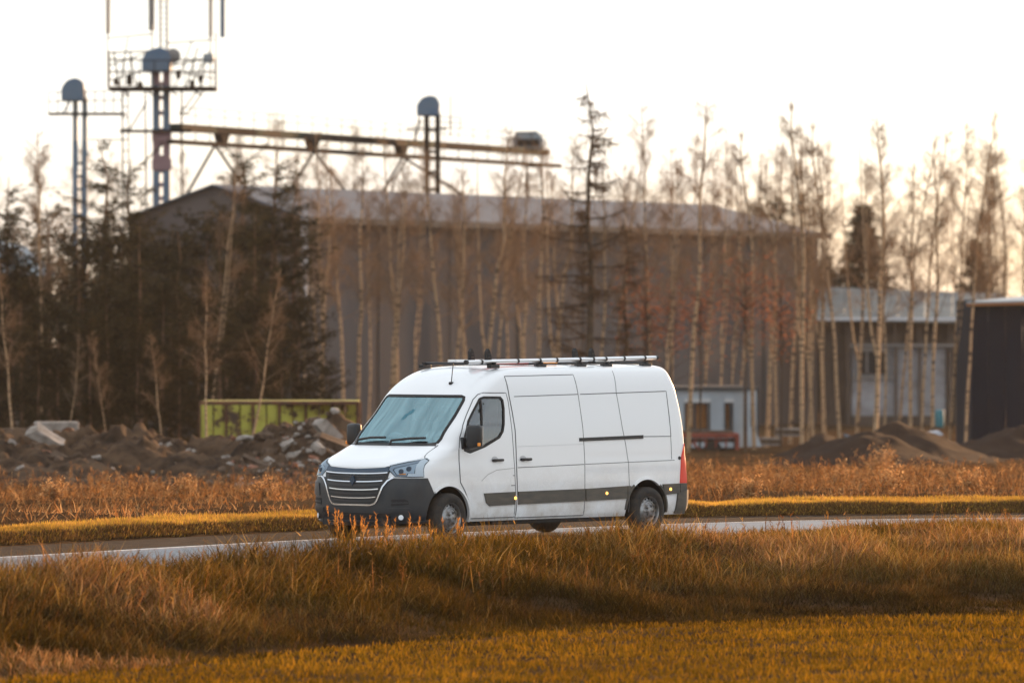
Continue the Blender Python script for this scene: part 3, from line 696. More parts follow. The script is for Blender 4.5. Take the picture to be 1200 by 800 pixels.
STRAW = np.array([(.50, .33, .10), (.42, .25, .07), (.30, .16, .05), (.36, .19, .055), (.20, .105, .04), (.52, .38, .16)])
OLIVE = np.array([(.24, .20, .035), (.18, .16, .03), (.33, .25, .04), (.13, .11, .03)])
RUST = np.array([(.34, .16, .055), (.24, .11, .04), (.42, .22, .09), (.16, .085, .04), (.46, .28, .13)])
def inview(x, y, m=1.12): return np.abs(x) < y * .0857 * m + .4
# field crop in drilled rows
n = 150000
x = rng.uniform(-8, 9, n); y = rng.uniform(53, 77.5, n); k = (y < Yfield(x) + .2) & inview(x, y); x, y = x[k], y[k]
d = Yfield(x) - y + .25 * vnoise(x, y, 2.5, 9); row = np.sin(d * 2 * np.pi / 1.15) ; k = (row + rng.uniform(-.7, .7, len(x)) > -.35) | (rng.random(len(x)) < .22); x, y, row, d = x[k], y[k], row[k], d[k]
hgt = rng.uniform(.05, .11, len(x)) * (.8 + .5 * vnoise(x, y, .6, 2)); t = mixc(OLIVE, len(x)) * (.8 + .5 * vnoise(x, y, 1.3, 5))[:, None] * np.array([.72, .47, .20])
A = Acc(); A.add(*blades(np.stack([x, y, gz(x, y) - .01], -1), up(len(x), .45), hgt, rng.uniform(.006, .013, len(x)), t)); 
tag(mobj('field_grass', A.mesh('field_grass'), M['grass']), 'short olive green crop growing in rows on the near field', 'grass', kind='stuff')
# rough bank between the field and the road
def bank(n, A):
    x = rng.uniform(-9, 9.5, n); y = rng.uniform(56, 92, n); yn, yf = Ynear(x), Yfield(x)
    k = (y < yn - .12) & (y > yf - .25) & inview(x, y); x, y, yn, yf = x[k], y[k], yn[k], yf[k]
    t = (yn - y) / (yn - yf)
    cl = vnoise(x, y, .8, 11); cl2 = vnoise(x, y, 2.6, 12); k = rng.random(len(x)) < .35 + .9 * cl; x, y, t, cl, cl2, yn = [q[k] for q in (x, y, t, cl, cl2, yn)]
    left = sm((-x - 1) / 3)
    H = (.26 + .16 * sm(t * 3.0) - .26 * sm((t - .62) / .38)) * (.35 + 1.0 * cl) * (.6 + .7 * cl2) * (1 - .30 * sm((x - 1) / 3) * (t < .35))
    H += .20 * np.exp(-((x + 1.6) / 1.6) ** 2) * np.exp(-((yn - y - 1.2) / 1.0) ** 2)
    H += .12 * np.exp(-((x - .6) / 2.6) ** 2) * sm(t * 8) * (1 - sm((t - .35) / .3)); H += .17 * sm((-x - .9) / 1.5) * sm(t * 8) * (1 - sm((t - .3) / .4)); H *= rng.uniform(.35, 1.15, len(x)) * (.75 + .5 * vnoise(x, y, 1.2, 15))
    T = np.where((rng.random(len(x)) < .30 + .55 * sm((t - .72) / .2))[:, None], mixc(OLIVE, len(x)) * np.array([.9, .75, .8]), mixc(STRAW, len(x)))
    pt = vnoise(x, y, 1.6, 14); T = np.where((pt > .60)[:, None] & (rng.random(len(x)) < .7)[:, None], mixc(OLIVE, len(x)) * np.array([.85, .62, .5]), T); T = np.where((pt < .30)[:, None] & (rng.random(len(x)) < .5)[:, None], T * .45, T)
    T = T * np.array([1.0, .92, .80]) * (.22 + .85 * cl2)[:, None] * (.55 + .7 * cl)[:, None] * (1 - .50 * sm((t - .30) / .5))[:, None]; T = np.where((cl2 > .62)[:, None] & (rng.random(len(x)) < .6)[:, None], mixc(RUST, len(x)) * .9, T)  # tint falls off towards the field, painting shade in at the bank's foot
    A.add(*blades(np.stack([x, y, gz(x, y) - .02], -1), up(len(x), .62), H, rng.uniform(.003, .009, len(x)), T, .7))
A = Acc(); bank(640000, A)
# seed-headed weeds: stalks carrying many short blades
def weeds(A, x, y, H, pal, nb=14, spread=.22, w=(.006, .012), bl=(.05, .13)):
    n = len(x); d = up(n, spread); P = np.stack([x, y, gz(x, y) - .02], -1)
    A.add(*blades(P, d, H, np.full(n, .006), pal[rng.integers(len(pal), size=n)] * .8, .05))
    r = rng.uniform(.35, 1.02, (n, nb)); Q = P[:, None] + d[:, None] * (H[:, None] * r)[..., None]; Q = Q.reshape(-1, 3)
    d2 = up(n * nb, .9); d2[:, 2] *= rng.uniform(-.1, 1, n * nb); d2 /= np.linalg.norm(d2, axis=1)[:, None]
    T = np.repeat(pal[rng.integers(len(pal), size=n)], nb, 0) * rng.uniform(.6, 1.25, (n * nb, 1))
    A.add(*blades(Q, d2, rng.uniform(*bl, n * nb), rng.uniform(*w, n * nb), T, .5))
n = 3600; x = rng.uniform(-9, 9.5, n); y = rng.uniform(60, 92, n); t = (Ynear(x) - y) / (Ynear(x) - Yfield(x)); k = (t > .03) & (t < .55) & inview(x, y) & (vnoise(x, y, 1.7, 21) > .38); x, y, t = x[k], y[k], t[k]
weeds(A, x, y, rng.uniform(.2, .52, len(x)) * (.45 + .55 * sm(t * 4)), np.concatenate([STRAW, RUST]) * .7 * np.array([1.05, .88, .72]), 12, .25, (.003, .008), (.04, .10))
tag(mobj('rough_grass', A.mesh('rough_grass'), M['grass']), 'tangled golden brown grass and dead weeds on the bank below the road', 'grass', kind='stuff')
# sunlit turf along the far side of the road
n = 300000; x = rng.uniform(-11, 11, n); y = Yverge(x) + rng.uniform(0, 5.5, n) * rng.random(n) ** .8; d = y - Yverge(x); k = (d > .05) & (d < 5.5) & inview(x, y, 1.15); x, y, d = x[k], y[k], d[k]
T = mixc(np.array([(.56, .34, .05), (.46, .30, .05), (.30, .20, .04), (.50, .28, .07), (.30, .15, .05)]), len(x)) * (.6 + .7 * vnoise(x, y, 1.1, 7))[:, None]
T = np.where((d < .55)[:, None] & (rng.random(len(x)) < .85)[:, None], mixc(np.array([(.15, .085, .03), (.20, .11, .035), (.09, .05, .022)]), len(x)), T)  # front blades tinted dark: the shadow line under the turf, put into their colour
A = Acc(); A.add(*blades(np.stack([x, y, gz(x, y) - .02], -1), up(len(x), .4), rng.uniform(.05, .13, len(x)) * (.35 + .8 * vnoise(x, y, .5, 8) + .5 * vnoise(x, y, 1.9, 18)) * (.6 + .4 * sm((d - .1) / .8)) + .03, rng.uniform(.005, .011, len(x)), T))
tag(mobj('verge_grass', A.mesh('verge_grass'), M['grass']), 'strip of bright yellow green turf along the far edge of the road', 'grass', kind='stuff')
# dead weeds on the waste ground
A = Acc(); n = 11500; x = rng.uniform(-15, 15, n); y = 100 + 62 * rng.random(n) ** 1.3; k = (y > Ybank(x) + 1.5) & inview(x, y) & (vnoise(x, y, 3.1, 31) > .40) & (vnoise(x, y, .9, 35) > .42); x, y = x[k], y[k]
weeds(A, x, y, rng.uniform(.18, .62, len(x)) * (.5 + .8 * vnoise(x, y, 3.1, 31)), RUST * .78, 16, .3, (.006, .014), (.05, .14))
n = 70000; x = rng.uniform(-16, 16, n); y = 86 + 84 * rng.random(n) ** 1.2; k = (y > Ybank(x) + 1) & inview(x, y); x, y = x[k], y[k]
T = mixc(RUST, len(x)) * (.10 + 1.0 * vnoise(x, y, 2.2, 33) * (.4 + .9 * vnoise(x, y, .8, 36)))[:, None]
A.add(*blades(np.stack([x, y, gz(x, y) - .02], -1), up(len(x), .6), rng.uniform(.06, .26, len(x)) * (.4 + 1.0 * vnoise(x, y, 1.5, 34)), rng.uniform(.006, .016, len(x)), T, .6))
tag(mobj('dead_weeds', A.mesh('dead_weeds'), M['grass']), 'low rust brown dead weeds covering the waste ground beyond the road', 'weeds', kind='stuff')
# reed tufts standing before the van's bumper
reeds = [(398, 594, 'tallest reed tuft, in front of the left half of the van grille'), (413, 600, 'reed tuft beside the tallest one, before the grille'), (428, 606, 'short reed tuft before the middle of the bumper'),
         (441, 600, 'narrow reed tuft below the right half of the grille'), (456, 604, 'reed tuft left of the near fog lamp'), (478, 601, 'forked reed tuft right of the near fog lamp'), (502, 605, 'reed tuft at the front edge of the near front wheel'), (536, 598, 'reed tuft at the rear edge of the near front wheel')]
for px, py, lab in reeds:
    D = 79.4 + (px - 460) / 80 * .9; X = (px - 600) / F7 * D; z0 = float(gz(X, D)); topz = CAM_H - (py - 383) / F7 * D
    A = Acc(); n = 7; x = X + rng.normal(0, .05, n); y = D + rng.normal(0, .06, n); H = (topz - z0) * rng.uniform(.45, 1.02, n)
    P = np.stack([x, y, np.full(n, z0 - .02)], -1); d = up(n, .13); pal = np.array([(.50, .22, .05), (.58, .28, .07), (.34, .15, .04)])
    A.add(*blades(P, d, H, np.full(n, .007), mixc(pal, n), .03))
    nb = 15; r = rng.uniform(.70, 1.04, (n, nb)); Q = (P[:, None] + d[:, None] * (H[:, None] * r)[..., None]).reshape(-1, 3); d2 = up(n * nb, .35)
    A.add(*blades(Q, d2, rng.uniform(.03, .08, n * nb), rng.uniform(.003, .008, n * nb), mixc(pal, n * nb), .5))
    o = mobj('reed_tuft', A.mesh('reed_tuft'), M['grass']); tag(o, 'orange ' + lab, 'reeds', 'orange reed tufts in front of the van')
# dry shrubs that stand above the weeds
M['dryleaf'] = leafy('dry_leaves', .45)
def shrub_mesh(H, Wd, pal, n_st=26, nl=40, leaf=(.03, .07)):
    A = Acc(); d = up(n_st, Wd); P = rng.normal(0, .05, (n_st, 3)); P[:, 2] = -.03; L = H * rng.uniform(.55, 1.05, n_st)
    A.add(*blades(P, d, L, np.full(n_st, .009), np.tile([(.12, .07, .04)], (n_st, 1)), .1))
    r = rng.uniform(.25, 1.05, (n_st, nl)); Q = (P[:, None] + d[:, None] * (L[:, None] * r)[..., None]).reshape(-1, 3) + rng.normal(0, .05, (n_st * nl, 3)); d2 = up(n_st * nl, 1.2)
    A.add(*blades(Q, d2, rng.uniform(*leaf, n_st * nl), rng.uniform(.5, .9, n_st * nl) * leaf[0] * .7, mixc(pal, n_st * nl) * rng.uniform(.6, 1.2, (n_st * nl, 1)), .4))
    return A
for px, py, D, lab in [(1040, 545, 112, 'pale feathery dry shrub below the tall dark soil mound'), (1141, 552, 112, 'slim dry shrub near the right edge of the picture, amid the weeds'), (735, 560, 112, 'wide'), (1030, 520, 150, 'orange brown dry shrub between the two left soil mounds'), (985, 548, 120, 'low pale dry shrub on open ground before the small soil mound'),
                       (880, 560, 108, 'pale dry shrub behind the road verge, nearest to the rear of the van'), (215, 558, 118, 'bushy dry shrub below the middle of the rubble heap'), (60, 565, 112, 'bushy dry shrub at the left end of the weeds'), (310, 560, 112, 'dry shrub in front of the rusty container end of the rubble')]:
    if lab == 'wide': continue
    X = (px - 600) / F7 * D; z0 = float(gz(X, D)); H = CAM_H - (py - 383) / F7 * D - z0 + .05
    o = mobj('dry_shrub', shrub_mesh(max(H, .35), .38, np.array([(.50, .28, .12), (.40, .2, .08), (.6, .38, .18)])).mesh('dry_shrub'), M['dryleaf']); o.location = (X, D, z0); tag(o, lab, 'shrub', 'dry shrubs on the waste ground')
# ================================================================ RUBBLE, MOUNDS, CONTAINERS
M['rust'] = pbr('brown_rust', (.06, .028, .015), .9, c2=(.14, .055, .025), scale=3)
def rough_mat(name, a, b, scale=2, bump=1.0, c=None): return pbr(name, a, .95, c2=b, scale=scale, bump=bump, bscale=scale * 4, spec=.04, mid=c)
M['soil'] = rough_mat('dark_soil', (.020, .013, .009), (.10, .062, .038), 1.5, 1.5)
M['soil2'] = rough_mat('fine_dark_soil', (.024, .014, .010), (.038, .023, .015), 2, 1.0)
M['concrete'] = rough_mat('broken_concrete', (.20, .17, .145), (.36, .32, .285), 3, 1)
M['brickstone'] = rough_mat('brick_rubble', (.20, .08, .05), (.30, .16, .11), 3, 1)
M['stone'] = rough_mat('grey_brown_stone', (.06, .038, .027), (.15, .108, .078), 3, 1)
def mound(name, xs, ys, zf, mat, lab, cat='mound', group=None):
    o = mobj(name, grid_mesh(name, xs, ys, zf), mat); return tag(o, lab, cat, group)
def ridge(x, y):
    cx = np.clip((x + 13.6) / 10.2, 0, 1)
    h = np.interp(x, [-17, -13.2, -12.2, -11.2, -9.3, -8.6, -7.6, -6.5, -5.6, -5.0, -4.6, -3.9, -3.0], [.75, 1.0, 1.08, .92, 1.02, .86, .82, .92, 1.10, 1.30, 1.35, .95, .1])
    p = np.exp(-(((y - 149) / 7.0) ** 2) * np.where(y < 149, 1.0, 2.5))
    nz = .42 * (vnoise(x, y, 1.1, 41) - .5) + .34 * (vnoise(x, y, .45, 42) - .5) + .26 * (vnoise(x, y, .22, 43) - .5) + .14 * (vnoise(x, y, .11, 44) - .5)
    return gz(x, y) - .25 + (h + nz) * p * 1.12 + .2 * p
mound('rubble_mound', np.linspace(-17, -2.6, 260), np.linspace(134, 158, 150), ridge, M['soil'], 'long heap of dark earth and rubble behind the weeds, left of the van')
def rmesh(seed, flat=.7, slab=False):
    r = random.Random(seed); bm = bmesh.new()
    if slab: bmesh.ops.create_cube(bm, size=1); bmesh.ops.scale(bm, vec=(1, .7, .28), verts=bm.verts[:])
    else: bmesh.ops.create_icosphere(bm, subdivisions=1, radius=.5)
    bmesh.ops.subdivide_edges(bm, edges=bm.edges[:], cuts=1) if slab else None
    for v in bm.verts: v.co *= r.uniform(.78, 1.2); v.co.z *= 1 if slab else flat
    me = bpy.data.meshes.new('rock'); bm.to_mesh(me); bm.free(); return me
RK = [rmesh(i, .6 + .1 * (i % 4)) for i in range(8)]; SL = [rmesh(50 + i, 1, True) for i in range(4)]
matset = [M['stone'], M['concrete'], M['brickstone']]
RMESH = {}
def rock(px, py, wpx, hpx, D, mi, slab=False, rot=(0, 0, 0), lab=None, cat='rock', grp=None, name='rock'):
    me0 = (SL if slab else RK)[random.randrange(4 if slab else 8)]; key = (me0.name, mi)
    if key not in RMESH: m2 = me0.copy(); m2.materials.append(matset[mi]); RMESH[key] = m2
    o = mobj(name, RMESH[key]); s = D / F7; p = at(px, py, D); o.location = p; o.scale = (wpx * s, wpx * s * .8, hpx * s * (1 / .28 if slab else 1.5)); o.rotation_euler = [R(a) for a in rot]
    tag(o, lab, cat, grp); return o
rock(57, 513, 44, 12, 147, 1, True, (25, 32, 10), 'big pale concrete slab tilted on the left end of the rubble heap', 'slab', None, 'concrete_slab')
rock(48, 533, 34, 22, 146, 2, False, (0, 10, 20), 'large reddish brick lump below the tilted pale slab', 'rubble lump', None, 'brick_lump')
rock(66, 540, 40, 20, 145.5, 0, False, (0, 0, 60), 'dark grey stone lump under the tilted pale slab', 'rubble lump', None, 'stone_lump')
rock(370, 497, 30, 22, 147, 0, False, (0, 20, 0), 'tall pointed boulder on top of the rubble heap left of the van', 'boulder', None, 'boulder')
rock(383, 504, 30, 14, 146, 1, True, (0, 48, 20), 'blue grey slab leaning on the pointed boulder', 'slab', None, 'concrete_slab')
rock(398, 524, 60, 14, 145, 0, True, (10, 22, 0), 'long dark brown slab sloping down from the pointed boulder', 'slab', None, 'concrete_slab')
rock(338, 521, 18, 9, 145, 1, True, (30, -30, 0), 'small white slab in the middle of the rubble left of the bonnet', 'slab', None, 'concrete_slab')
rock(287, 513, 26, 9, 147, 1, False, (0, 0, 0), 'pale flat stone at the left end of the light stones by the container', 'stone', None, 'flat_stone')
rock(308, 511, 28, 10, 147, 0, False, (0, 0, 30), 'brown rounded stone beneath the container, right of a pale flat stone', 'stone', None, 'round_stone')
rock(302, 528, 26, 14, 146, 2, False, (0, 0, 0), 'pinkish brick lump below the yellow part of the container', 'rubble lump', None, 'brick_lump')
rock(344, 505, 34, 10, 148, 0, True, (10, -12, 0), 'grey brown slab just left of the pointed boulder', 'slab', None, 'concrete_slab')
rock(300, 545, 34, 13, 144, 0, True, (10, 20, 0), 'brown slab low on the rubble heap, beneath the pinkish lump', 'slab', None, 'concrete_slab')
rock(160, 519, 95, 13, 150, 1, False, (0, 0, 0), 'broad low patch of pale crushed concrete on the heap, left of the container', 'rubble', None, 'crushed_concrete')
rock(195, 522, 50, 12, 149, 1, False, (0, 0, 90), 'low pale hump of crushed concrete at the right end of the broad pale patch', 'rubble', None, 'crushed_concrete')
for i in range(285):
    px = random.choice([random.uniform(260, 425), random.uniform(270, 400), random.uniform(0, 425)]); w = random.choice([random.uniform(4, 10), random.uniform(7, 17)]); D = random.uniform(140, 149); X = (px - 600) / F7 * D
    z = float(ridge(np.array(X), np.array(D))); py = 383 + (CAM_H - z) / D * F7
    rock(px, py, w, w * .5, D, random.choice([0, 0, 0, 1, 1, 2]), random.random() < .3, (random.uniform(-30, 30), random.uniform(-30, 30), random.uniform(0, 180)), 'small broken stone lying among many on the rubble heap left of the van', 'stone', 'small stones on the rubble heap', 'rubble_stone')
# concrete ring and block at the far left
bm = bmesh.new(); p = at(66, 506, 155); b_box(bm, p, (1.1, .8, .55), Matrix.Rotation(.2, 3, 'Z'), .05); tag(bm_obj('concrete_block', bm, M['concrete']), 'buff concrete block behind the tilted slab on the left heap', 'block')
bm = bmesh.new(); p = at(80, 508, 154.5); lathe(bm, [(.08, -.25), (.17, -.25), (.17, .25), (.08, .25), (.08, -.25)], 24, 'y', p); tag(bm_obj('drum', bm, M['rust'], None, 40), 'small brown rusty open drum right of the buff concrete block', 'drum')
bm = bmesh.new(); p = at(18, 508, 158); b_box(bm, p, (1.3, .5, .30), None, .04); tag(bm_obj('timber_beam', bm, M['stone'], None, 40), 'long grey beam lying behind the rubble at the left edge', 'beam')
# soil mounds on the right
def soil_mound(cx, D, top, wx, wy, lab, seed):
    g0 = float(gz(cx, D)); H = top - g0
    def zf(x, y):
        q = ((x - cx) / wx) ** 2 + ((y - D) / wy) ** 2
        return gz(x, y) - .12 + (H + .12) * np.exp(-q ** .95) * (1 + .35 * (vnoise(x, y, 1.1, seed) - .5)) + .10 * (vnoise(x, y, .25, seed + 1) - .5) + .18 * (vnoise(x, y, .6, seed + 2) - .5) * np.exp(-q)
    mound('soil_mound', np.linspace(cx - wx * 1.9, cx + wx * 1.9, 70), np.linspace(D - wy * 1.9, D + wy * 1.9, 40), zf, M['soil2'], lab, 'mound', 'soil mounds on the right')
soil_mound(at(1062, 500, 186).x, 186, at(1062, 501, 186).z, 2.1, 3.4, 'tallest dark soil mound, in front of the black building left corner', 61)
soil_mound(at(1182, 503, 192).x, 192, at(1182, 503, 192).z, 1.9, 3, 'dark soil mound cut by the right edge of the picture', 63)
soil_mound(at(1015, 507, 178).x, 178, at(1015, 508, 178).z, 2.0, 3, 'broad reddish soil mound left of the tallest one', 65)
soil_mound(at(965, 513, 200).x, 200, at(965, 509, 200).z, 1.1, 3, 'small low soil mound under the birches, leftmost of the four', 67)
# rusty green container, corrugated panels as parts
def rust_paint():
    m, N, L, out = mat_new('flaking_green_paint'); b = N.new('ShaderNodeBsdfPrincipled'); b.inputs['Roughness'].default_value = .8
    v = coord(N, L); f = noise(N, L, v, 1.4, 10, .75)
    L.new(ramp(N, L, f, [(.38, (.035, .018, .010)), (.44, (.10, .055, .018)), (.47, (.32, .30, .045)), (.72, (.42, .40, .07))]), b.inputs['Base Color'])
    L.new(b.outputs[0], out.inputs['Surface']); return m
M['rusty'] = rust_paint();
ct = empty('rusty_container', (0, 0, 0)); tag(ct, 'rusty yellow green steel container behind the rubble heap', 'container')
Dk = 168; a0, a1 = at(234, 474, Dk), at(420, 476, Dk + 1.5); zb = -1.1
for k in range(12):
    t0, t1 = k / 12 + .004, (k + 1) / 12 - .004; q0, q1 = a0.lerp(a1, t0), a0.lerp(a1, t1); bm = bmesh.new()
    dpt = .03 if k % 2 else 0
    b_prism(bm, [(q0.x, q0.y + dpt), (q0.x + .04, q0.y + dpt - .03), (q1.x - .04, q1.y + dpt - .03), (q1.x, q1.y + dpt), (q1.x, q1.y + .12), (q0.x, q0.y + .12)], zb, .84, 'z')
    bm_obj('side_panel', bm, M['rusty'], ct)
for zz in (.90, zb + .05):
    bm = bmesh.new(); b_box(bm, ((a0.x + a1.x) / 2, Dk + .75, zz), ((a1.x - a0.x) + .1, .14, .10), Matrix.Identity(3)); bm_obj('rail', bm, M['rust'], ct)
for xx in (a0.x, a1.x):
    for yy in (Dk + .3, Dk + 2.6):
        bm = bmesh.new(); b_box(bm, (xx, yy + (.6 if xx == a1.x else 0), -.1), (.10, .14, 2.0)); bm_obj('corner_post', bm, M['rust'], ct)
bm = bmesh.new(); b_box(bm, (a0.x + .02, Dk + 1.4, -.1), (.06, 2.3, 1.95)); bm_obj('end_panel', bm, M['rusty'], ct)
bm = bmesh.new(); b_box(bm, ((a0.x + a1.x) / 2, Dk + 2.0, .93), ((a1.x - a0.x), 2.3, .04)); bm_obj('roof_sheet', bm, M['rusty'], ct)
for k in range(7):
    bm = bmesh.new(); t = k / 6; q = a0.lerp(a1, t); b_box(bm, (q.x, q.y - .06, -.1), (.06, .05, 1.95)); bm_obj('rib', bm, M['rust'], ct)
# ================================================================ BUILDINGS
def slab_mesh(pts, thick, name):
    """quad sheet with thickness downwards along its normal"""
    P = [Vector(p) for p in pts]; n = (P[1] - P[0]).cross(P[-1] - P[0]).normalized()
    if n.z < 0: n = -n
    Q = [p - n * thick for p in P]; k = len(P); V = P + Q
    F = [tuple(range(k)), tuple(range(2 * k - 1, k - 1, -1))] + [(i, (i + 1) % k, (i + 1) % k + k, i + k) for i in range(k)]
    return mesh_from(name, V, F)
M['wall_br'] = pbr('weathered_brown_sheet_wall', (.088, .076, .074), .95, c2=(.120, .104, .10), scale=.25, vscale=(1, 1, .4), detail=6, spec=.05)
M['roof_gr'] = pbr('galvanised_roof', (.055, .085, .12), .9, .0, c2=(.085, .115, .15), scale=.5, vscale=(.3, 1, 1), spec=.12)
M['dark'] = pbr('dark_opening', (.015, .014, .014), .9)
M['fascia'] = pbr('grey_fascia', (.05, .05, .052), .8)
M['paletrim'] = M['whiteband'] = pbr('pale_metal_trim', (.55, .56, .58), .5)
wh = empty('grain_store', (0, 0, 0)); tag(wh, 'huge brown warehouse with grey metal roof behind the bare birches', 'warehouse')
C0 = Vector((-9.1, 260, 0)); u = Vector((.469, .883, 0)); w = Vector((-.883, .469, 0)); Lw, Ww, ze, zr, zb = 52.9, 8.9, 7.9, 9.3, -3.2
C1 = C0 + u * Lw; C2 = C1 + w * Ww; C3 = C0 + w * Ww; z = lambda p, h: Vector((p.x, p.y, h))
for k in range(8):
    A0, A1 = C0 + u * (Lw * k / 8 + .01), C0 + u * (Lw * (k + 1) / 8 - .01)
    mobj('wall_panel', slab_mesh([z(A0, zb), z(A1, zb), z(A1, ze - .02), z(A0, ze - .02)], .12, 'wall_panel'), M['wall_br'], wh)
G = C0 + w * (Ww / 2)
mobj('gable_wall', slab_mesh([z(C0, zb) + u * .15, z(C3, zb) + u * .15, z(C3, ze) + u * .15, z(G, zr - .05) + u * .15, z(C0, ze) + u * .15], .1, 'gable'), M['wall_br'], wh)
mobj('end_wall', slab_mesh([z(C1, zb), z(C2, zb), z(C2, ze), z(C1, ze)], .1, 'endw'), M['wall_br'], wh)
mobj('back_wall', slab_mesh([z(C2, zb), z(C3, zb), z(C3, ze), z(C2, ze)], .1, 'backw'), M['wall_br'], wh)
ov = -w * .35; R0 = G - u * .3; R1 = G + u * (Lw - 3.2)
nb = 18
for k in range(nb):
    e0, e1 = C0 + ov + u * (-.3 + (Lw + .6) * k / nb + .02), C0 + ov + u * (-.3 + (Lw + .6) * (k + 1) / nb - .0); 
    r0 = G + u * min(-.3 + (Lw + .6) * k / nb + .02, Lw - 3.2); r1 = G + u * min(-.3 + (Lw + .6) * (k + 1) / nb, Lw - 3.2)
    pts = [z(e0, ze - .1), z(e1, ze - .1), z(r1, zr), z(r0, zr)]
    if (r1 - r0).length < .02: pts = pts[:3]
    mobj('roof_sheet', slab_mesh(pts, .05 + .01 * (k % 2), 'roof_sheet'), M['roof_gr'], wh)
mobj('roof_back', slab_mesh([z(C3 - ov, ze - .1) - u * .3, z(C2 - ov, ze - .1) + u * .3, z(R1, zr - .01), z(R0, zr - .01)], .05, 'rb'), M['roof_gr'], wh)
mobj('roof_hip', slab_mesh([z(C1 + ov, ze - .1) + u * .3, z(C2 - ov, ze - .1) + u * .3, z(R1, zr - .01)], .05, 'rh'), M['roof_gr'], wh)
bm = bmesh.new(); b_prism(bm, [(0, 0), (.22, 0), (.22, -.28), (0, -.28)], 0, Lw + .6); rot = Matrix.Rotation(math.atan2(-u.x, u.y), 4, 'Z'); bmesh.ops.transform(bm, matrix=Matrix.Translation(C0 + ov * 1.25 - u * .3 + Vector((0, 0, ze - .08))) @ rot, verts=bm.verts[:]); bm_obj('gutter', bm, M['fascia'], wh)
for k in (1, 2, 3, 4, 5, 6, 7):
    bm = bmesh.new(); p = C0 + u * (Lw * k / 8) - w * .10; b_tube(bm, (p.x, p.y, -3), (p.x, p.y, ze - .3), .07 if k % 2 else .04, n=6); bm_obj('downpipe' if k % 2 else 'joint_strip', bm, M['fascia'], wh)
bm = bmesh.new(); p = C0 - w * .08; b_box(bm, (p.x, p.y, 5.6), (.28, .28, 4.3)); bm_obj('corner_trim', bm, M['whiteband'], wh)
def px_box(px0, px1, py0, py1, D, depth): a, b = at(px0, py0, D), at(px1, py1, D); return ((a.x + b.x) / 2, D + depth / 2, (a.z + b.z) / 2), (abs(b.x - a.x), depth, abs(a.z - b.z))
def boxo(name, px0, px1, py0, py1, D, depth, mat, par, bevel=0, rot=None):
    c, s = px_box(px0, px1, py0, py1, D, depth); bm = bmesh.new(); b_box(bm, (0, 0, 0), s, rot, bevel); bmesh.ops.translate(bm, vec=c, verts=bm.verts[:]); return bm_obj(name, bm, mat, par)
# low workshop on the right
M['plaster'] = pbr('blue_grey_plaster', (.22, .21, .21), .9, c2=(.36, .36, .38), scale=1.2, spec=.1)
M['brownwall'] = pbr('dark_brown_boards', (.075, .055, .045), .9, c2=(.11, .08, .06), scale=1)
M['roof_lt'] = pbr('pale_sheet_roof', (.15, .15, .145), .9, c2=(.23, .22, .20), scale=.6, spec=.1)
lb = empty('workshop', (0, 0, 0)); tag(lb, 'low grey workshop with light sheet roof seen through birch trunks at right', 'building')
D = 300
boxo('rear_wall', 962, 1180, 372, 520, D + 1.2, .3, M['brownwall'], lb)
boxo('plaster_wall', 998, 1108, 408, 487, D + .5, .4, M['plaster'], lb); boxo('plinth', 998, 1108, 487, 520, D + .55, .3, M['brownwall'], lb)
for k in range(7):
    e0, e1 = 958 + 31.5 * k, 958 + 31.5 * (k + 1) - .6; d0 = 4 * k / 7; 
    mobj('roof_sheet', slab_mesh([at(e0, 374 + d0, D - .6), at(e1, 374 + d0 + .5, D - .6), at(e1 + 1, 337 + d0 * 2.0, D + 7), at(e0 + 1, 336 + d0 * 2.0, D + 7)], .08, 'rs'), M['roof_lt'], lb)
boxo('eave_band', 958, 1178, 372, 375.5, D - .7, .12, M['whiteband'], lb)
M['whiteband'] = pbr('weathered_trim', (.20, .19, .18), .8)
win = boxo('window', 1004, 1040, 412, 438, D + .35, .2, M['dark'], lb)
for k in range(4): boxo('mullion', 1003 + 12.1 * k, 1005 + 12.1 * k, 410, 440, D + .25, .1, M['whiteband'], win)
for yy in (409, 440): boxo('lintel', 1000, 1044, yy, yy + 3, D + .22, .12, M['whiteband'], win)
for px in (978, 992, 1048, 1076, 1112, 1124): boxo('post', px, px + 4, 376, 512, D + .1, .2, M['brownwall'], lb)
boxo('cross_rail', 996, 1128, 403, 406, D + .0, .1, M['whiteband'], lb)
# black shed, right edge
M['black_sheet'] = pbr('black_blue_cladding', (.002, .008, .018), .8, c2=(.004, .011, .023), scale=.5, spec=.1)
M['roof2'] = pbr('pale_blue_grey_roof', (.30, .35, .38), .5)
M['orange_trim'] = pbr('orange_brown_fascia', (.42, .17, .05), .7)
bs = empty('black_shed', (0, 0, 0)); tag(bs, 'black clad shed with pale grey roof and orange fascia at the right edge', 'shed')
D = 228
for k in range(9): boxo('cladding_panel', 1138.5 + 20 * k, 1138.5 + 20 * (k + 1) - .5, 357, 530, D + (.02 if k % 2 else 0), .15, M['black_sheet'], bs)
bm = bmesh.new(); a = at(1139, 357, D + .2); b_box(bm, (a.x + .05, D + 4.3, (a.z - 2.2) / 2 + .2), (.1, 8, a.z + 2.2)); bm_obj('side_wall', bm, M['black_sheet'], bs)
a, b = at(1133, 355.5, D - .35), at(1330, 350.5, D - .35); mobj('fascia', slab_mesh([a, b, b + Vector((0, .14, 0)), a + Vector((0, .14, 0))], .10, 'fa'), M['orange_trim'], bs)
mobj('roof', slab_mesh([at(1132, 353.6, D - .4), at(1330, 349, D - .4), at(1330, 335, D + 9), at(1180, 348.5, D + 5)], .06, 'rf'), M['roof2'], bs)
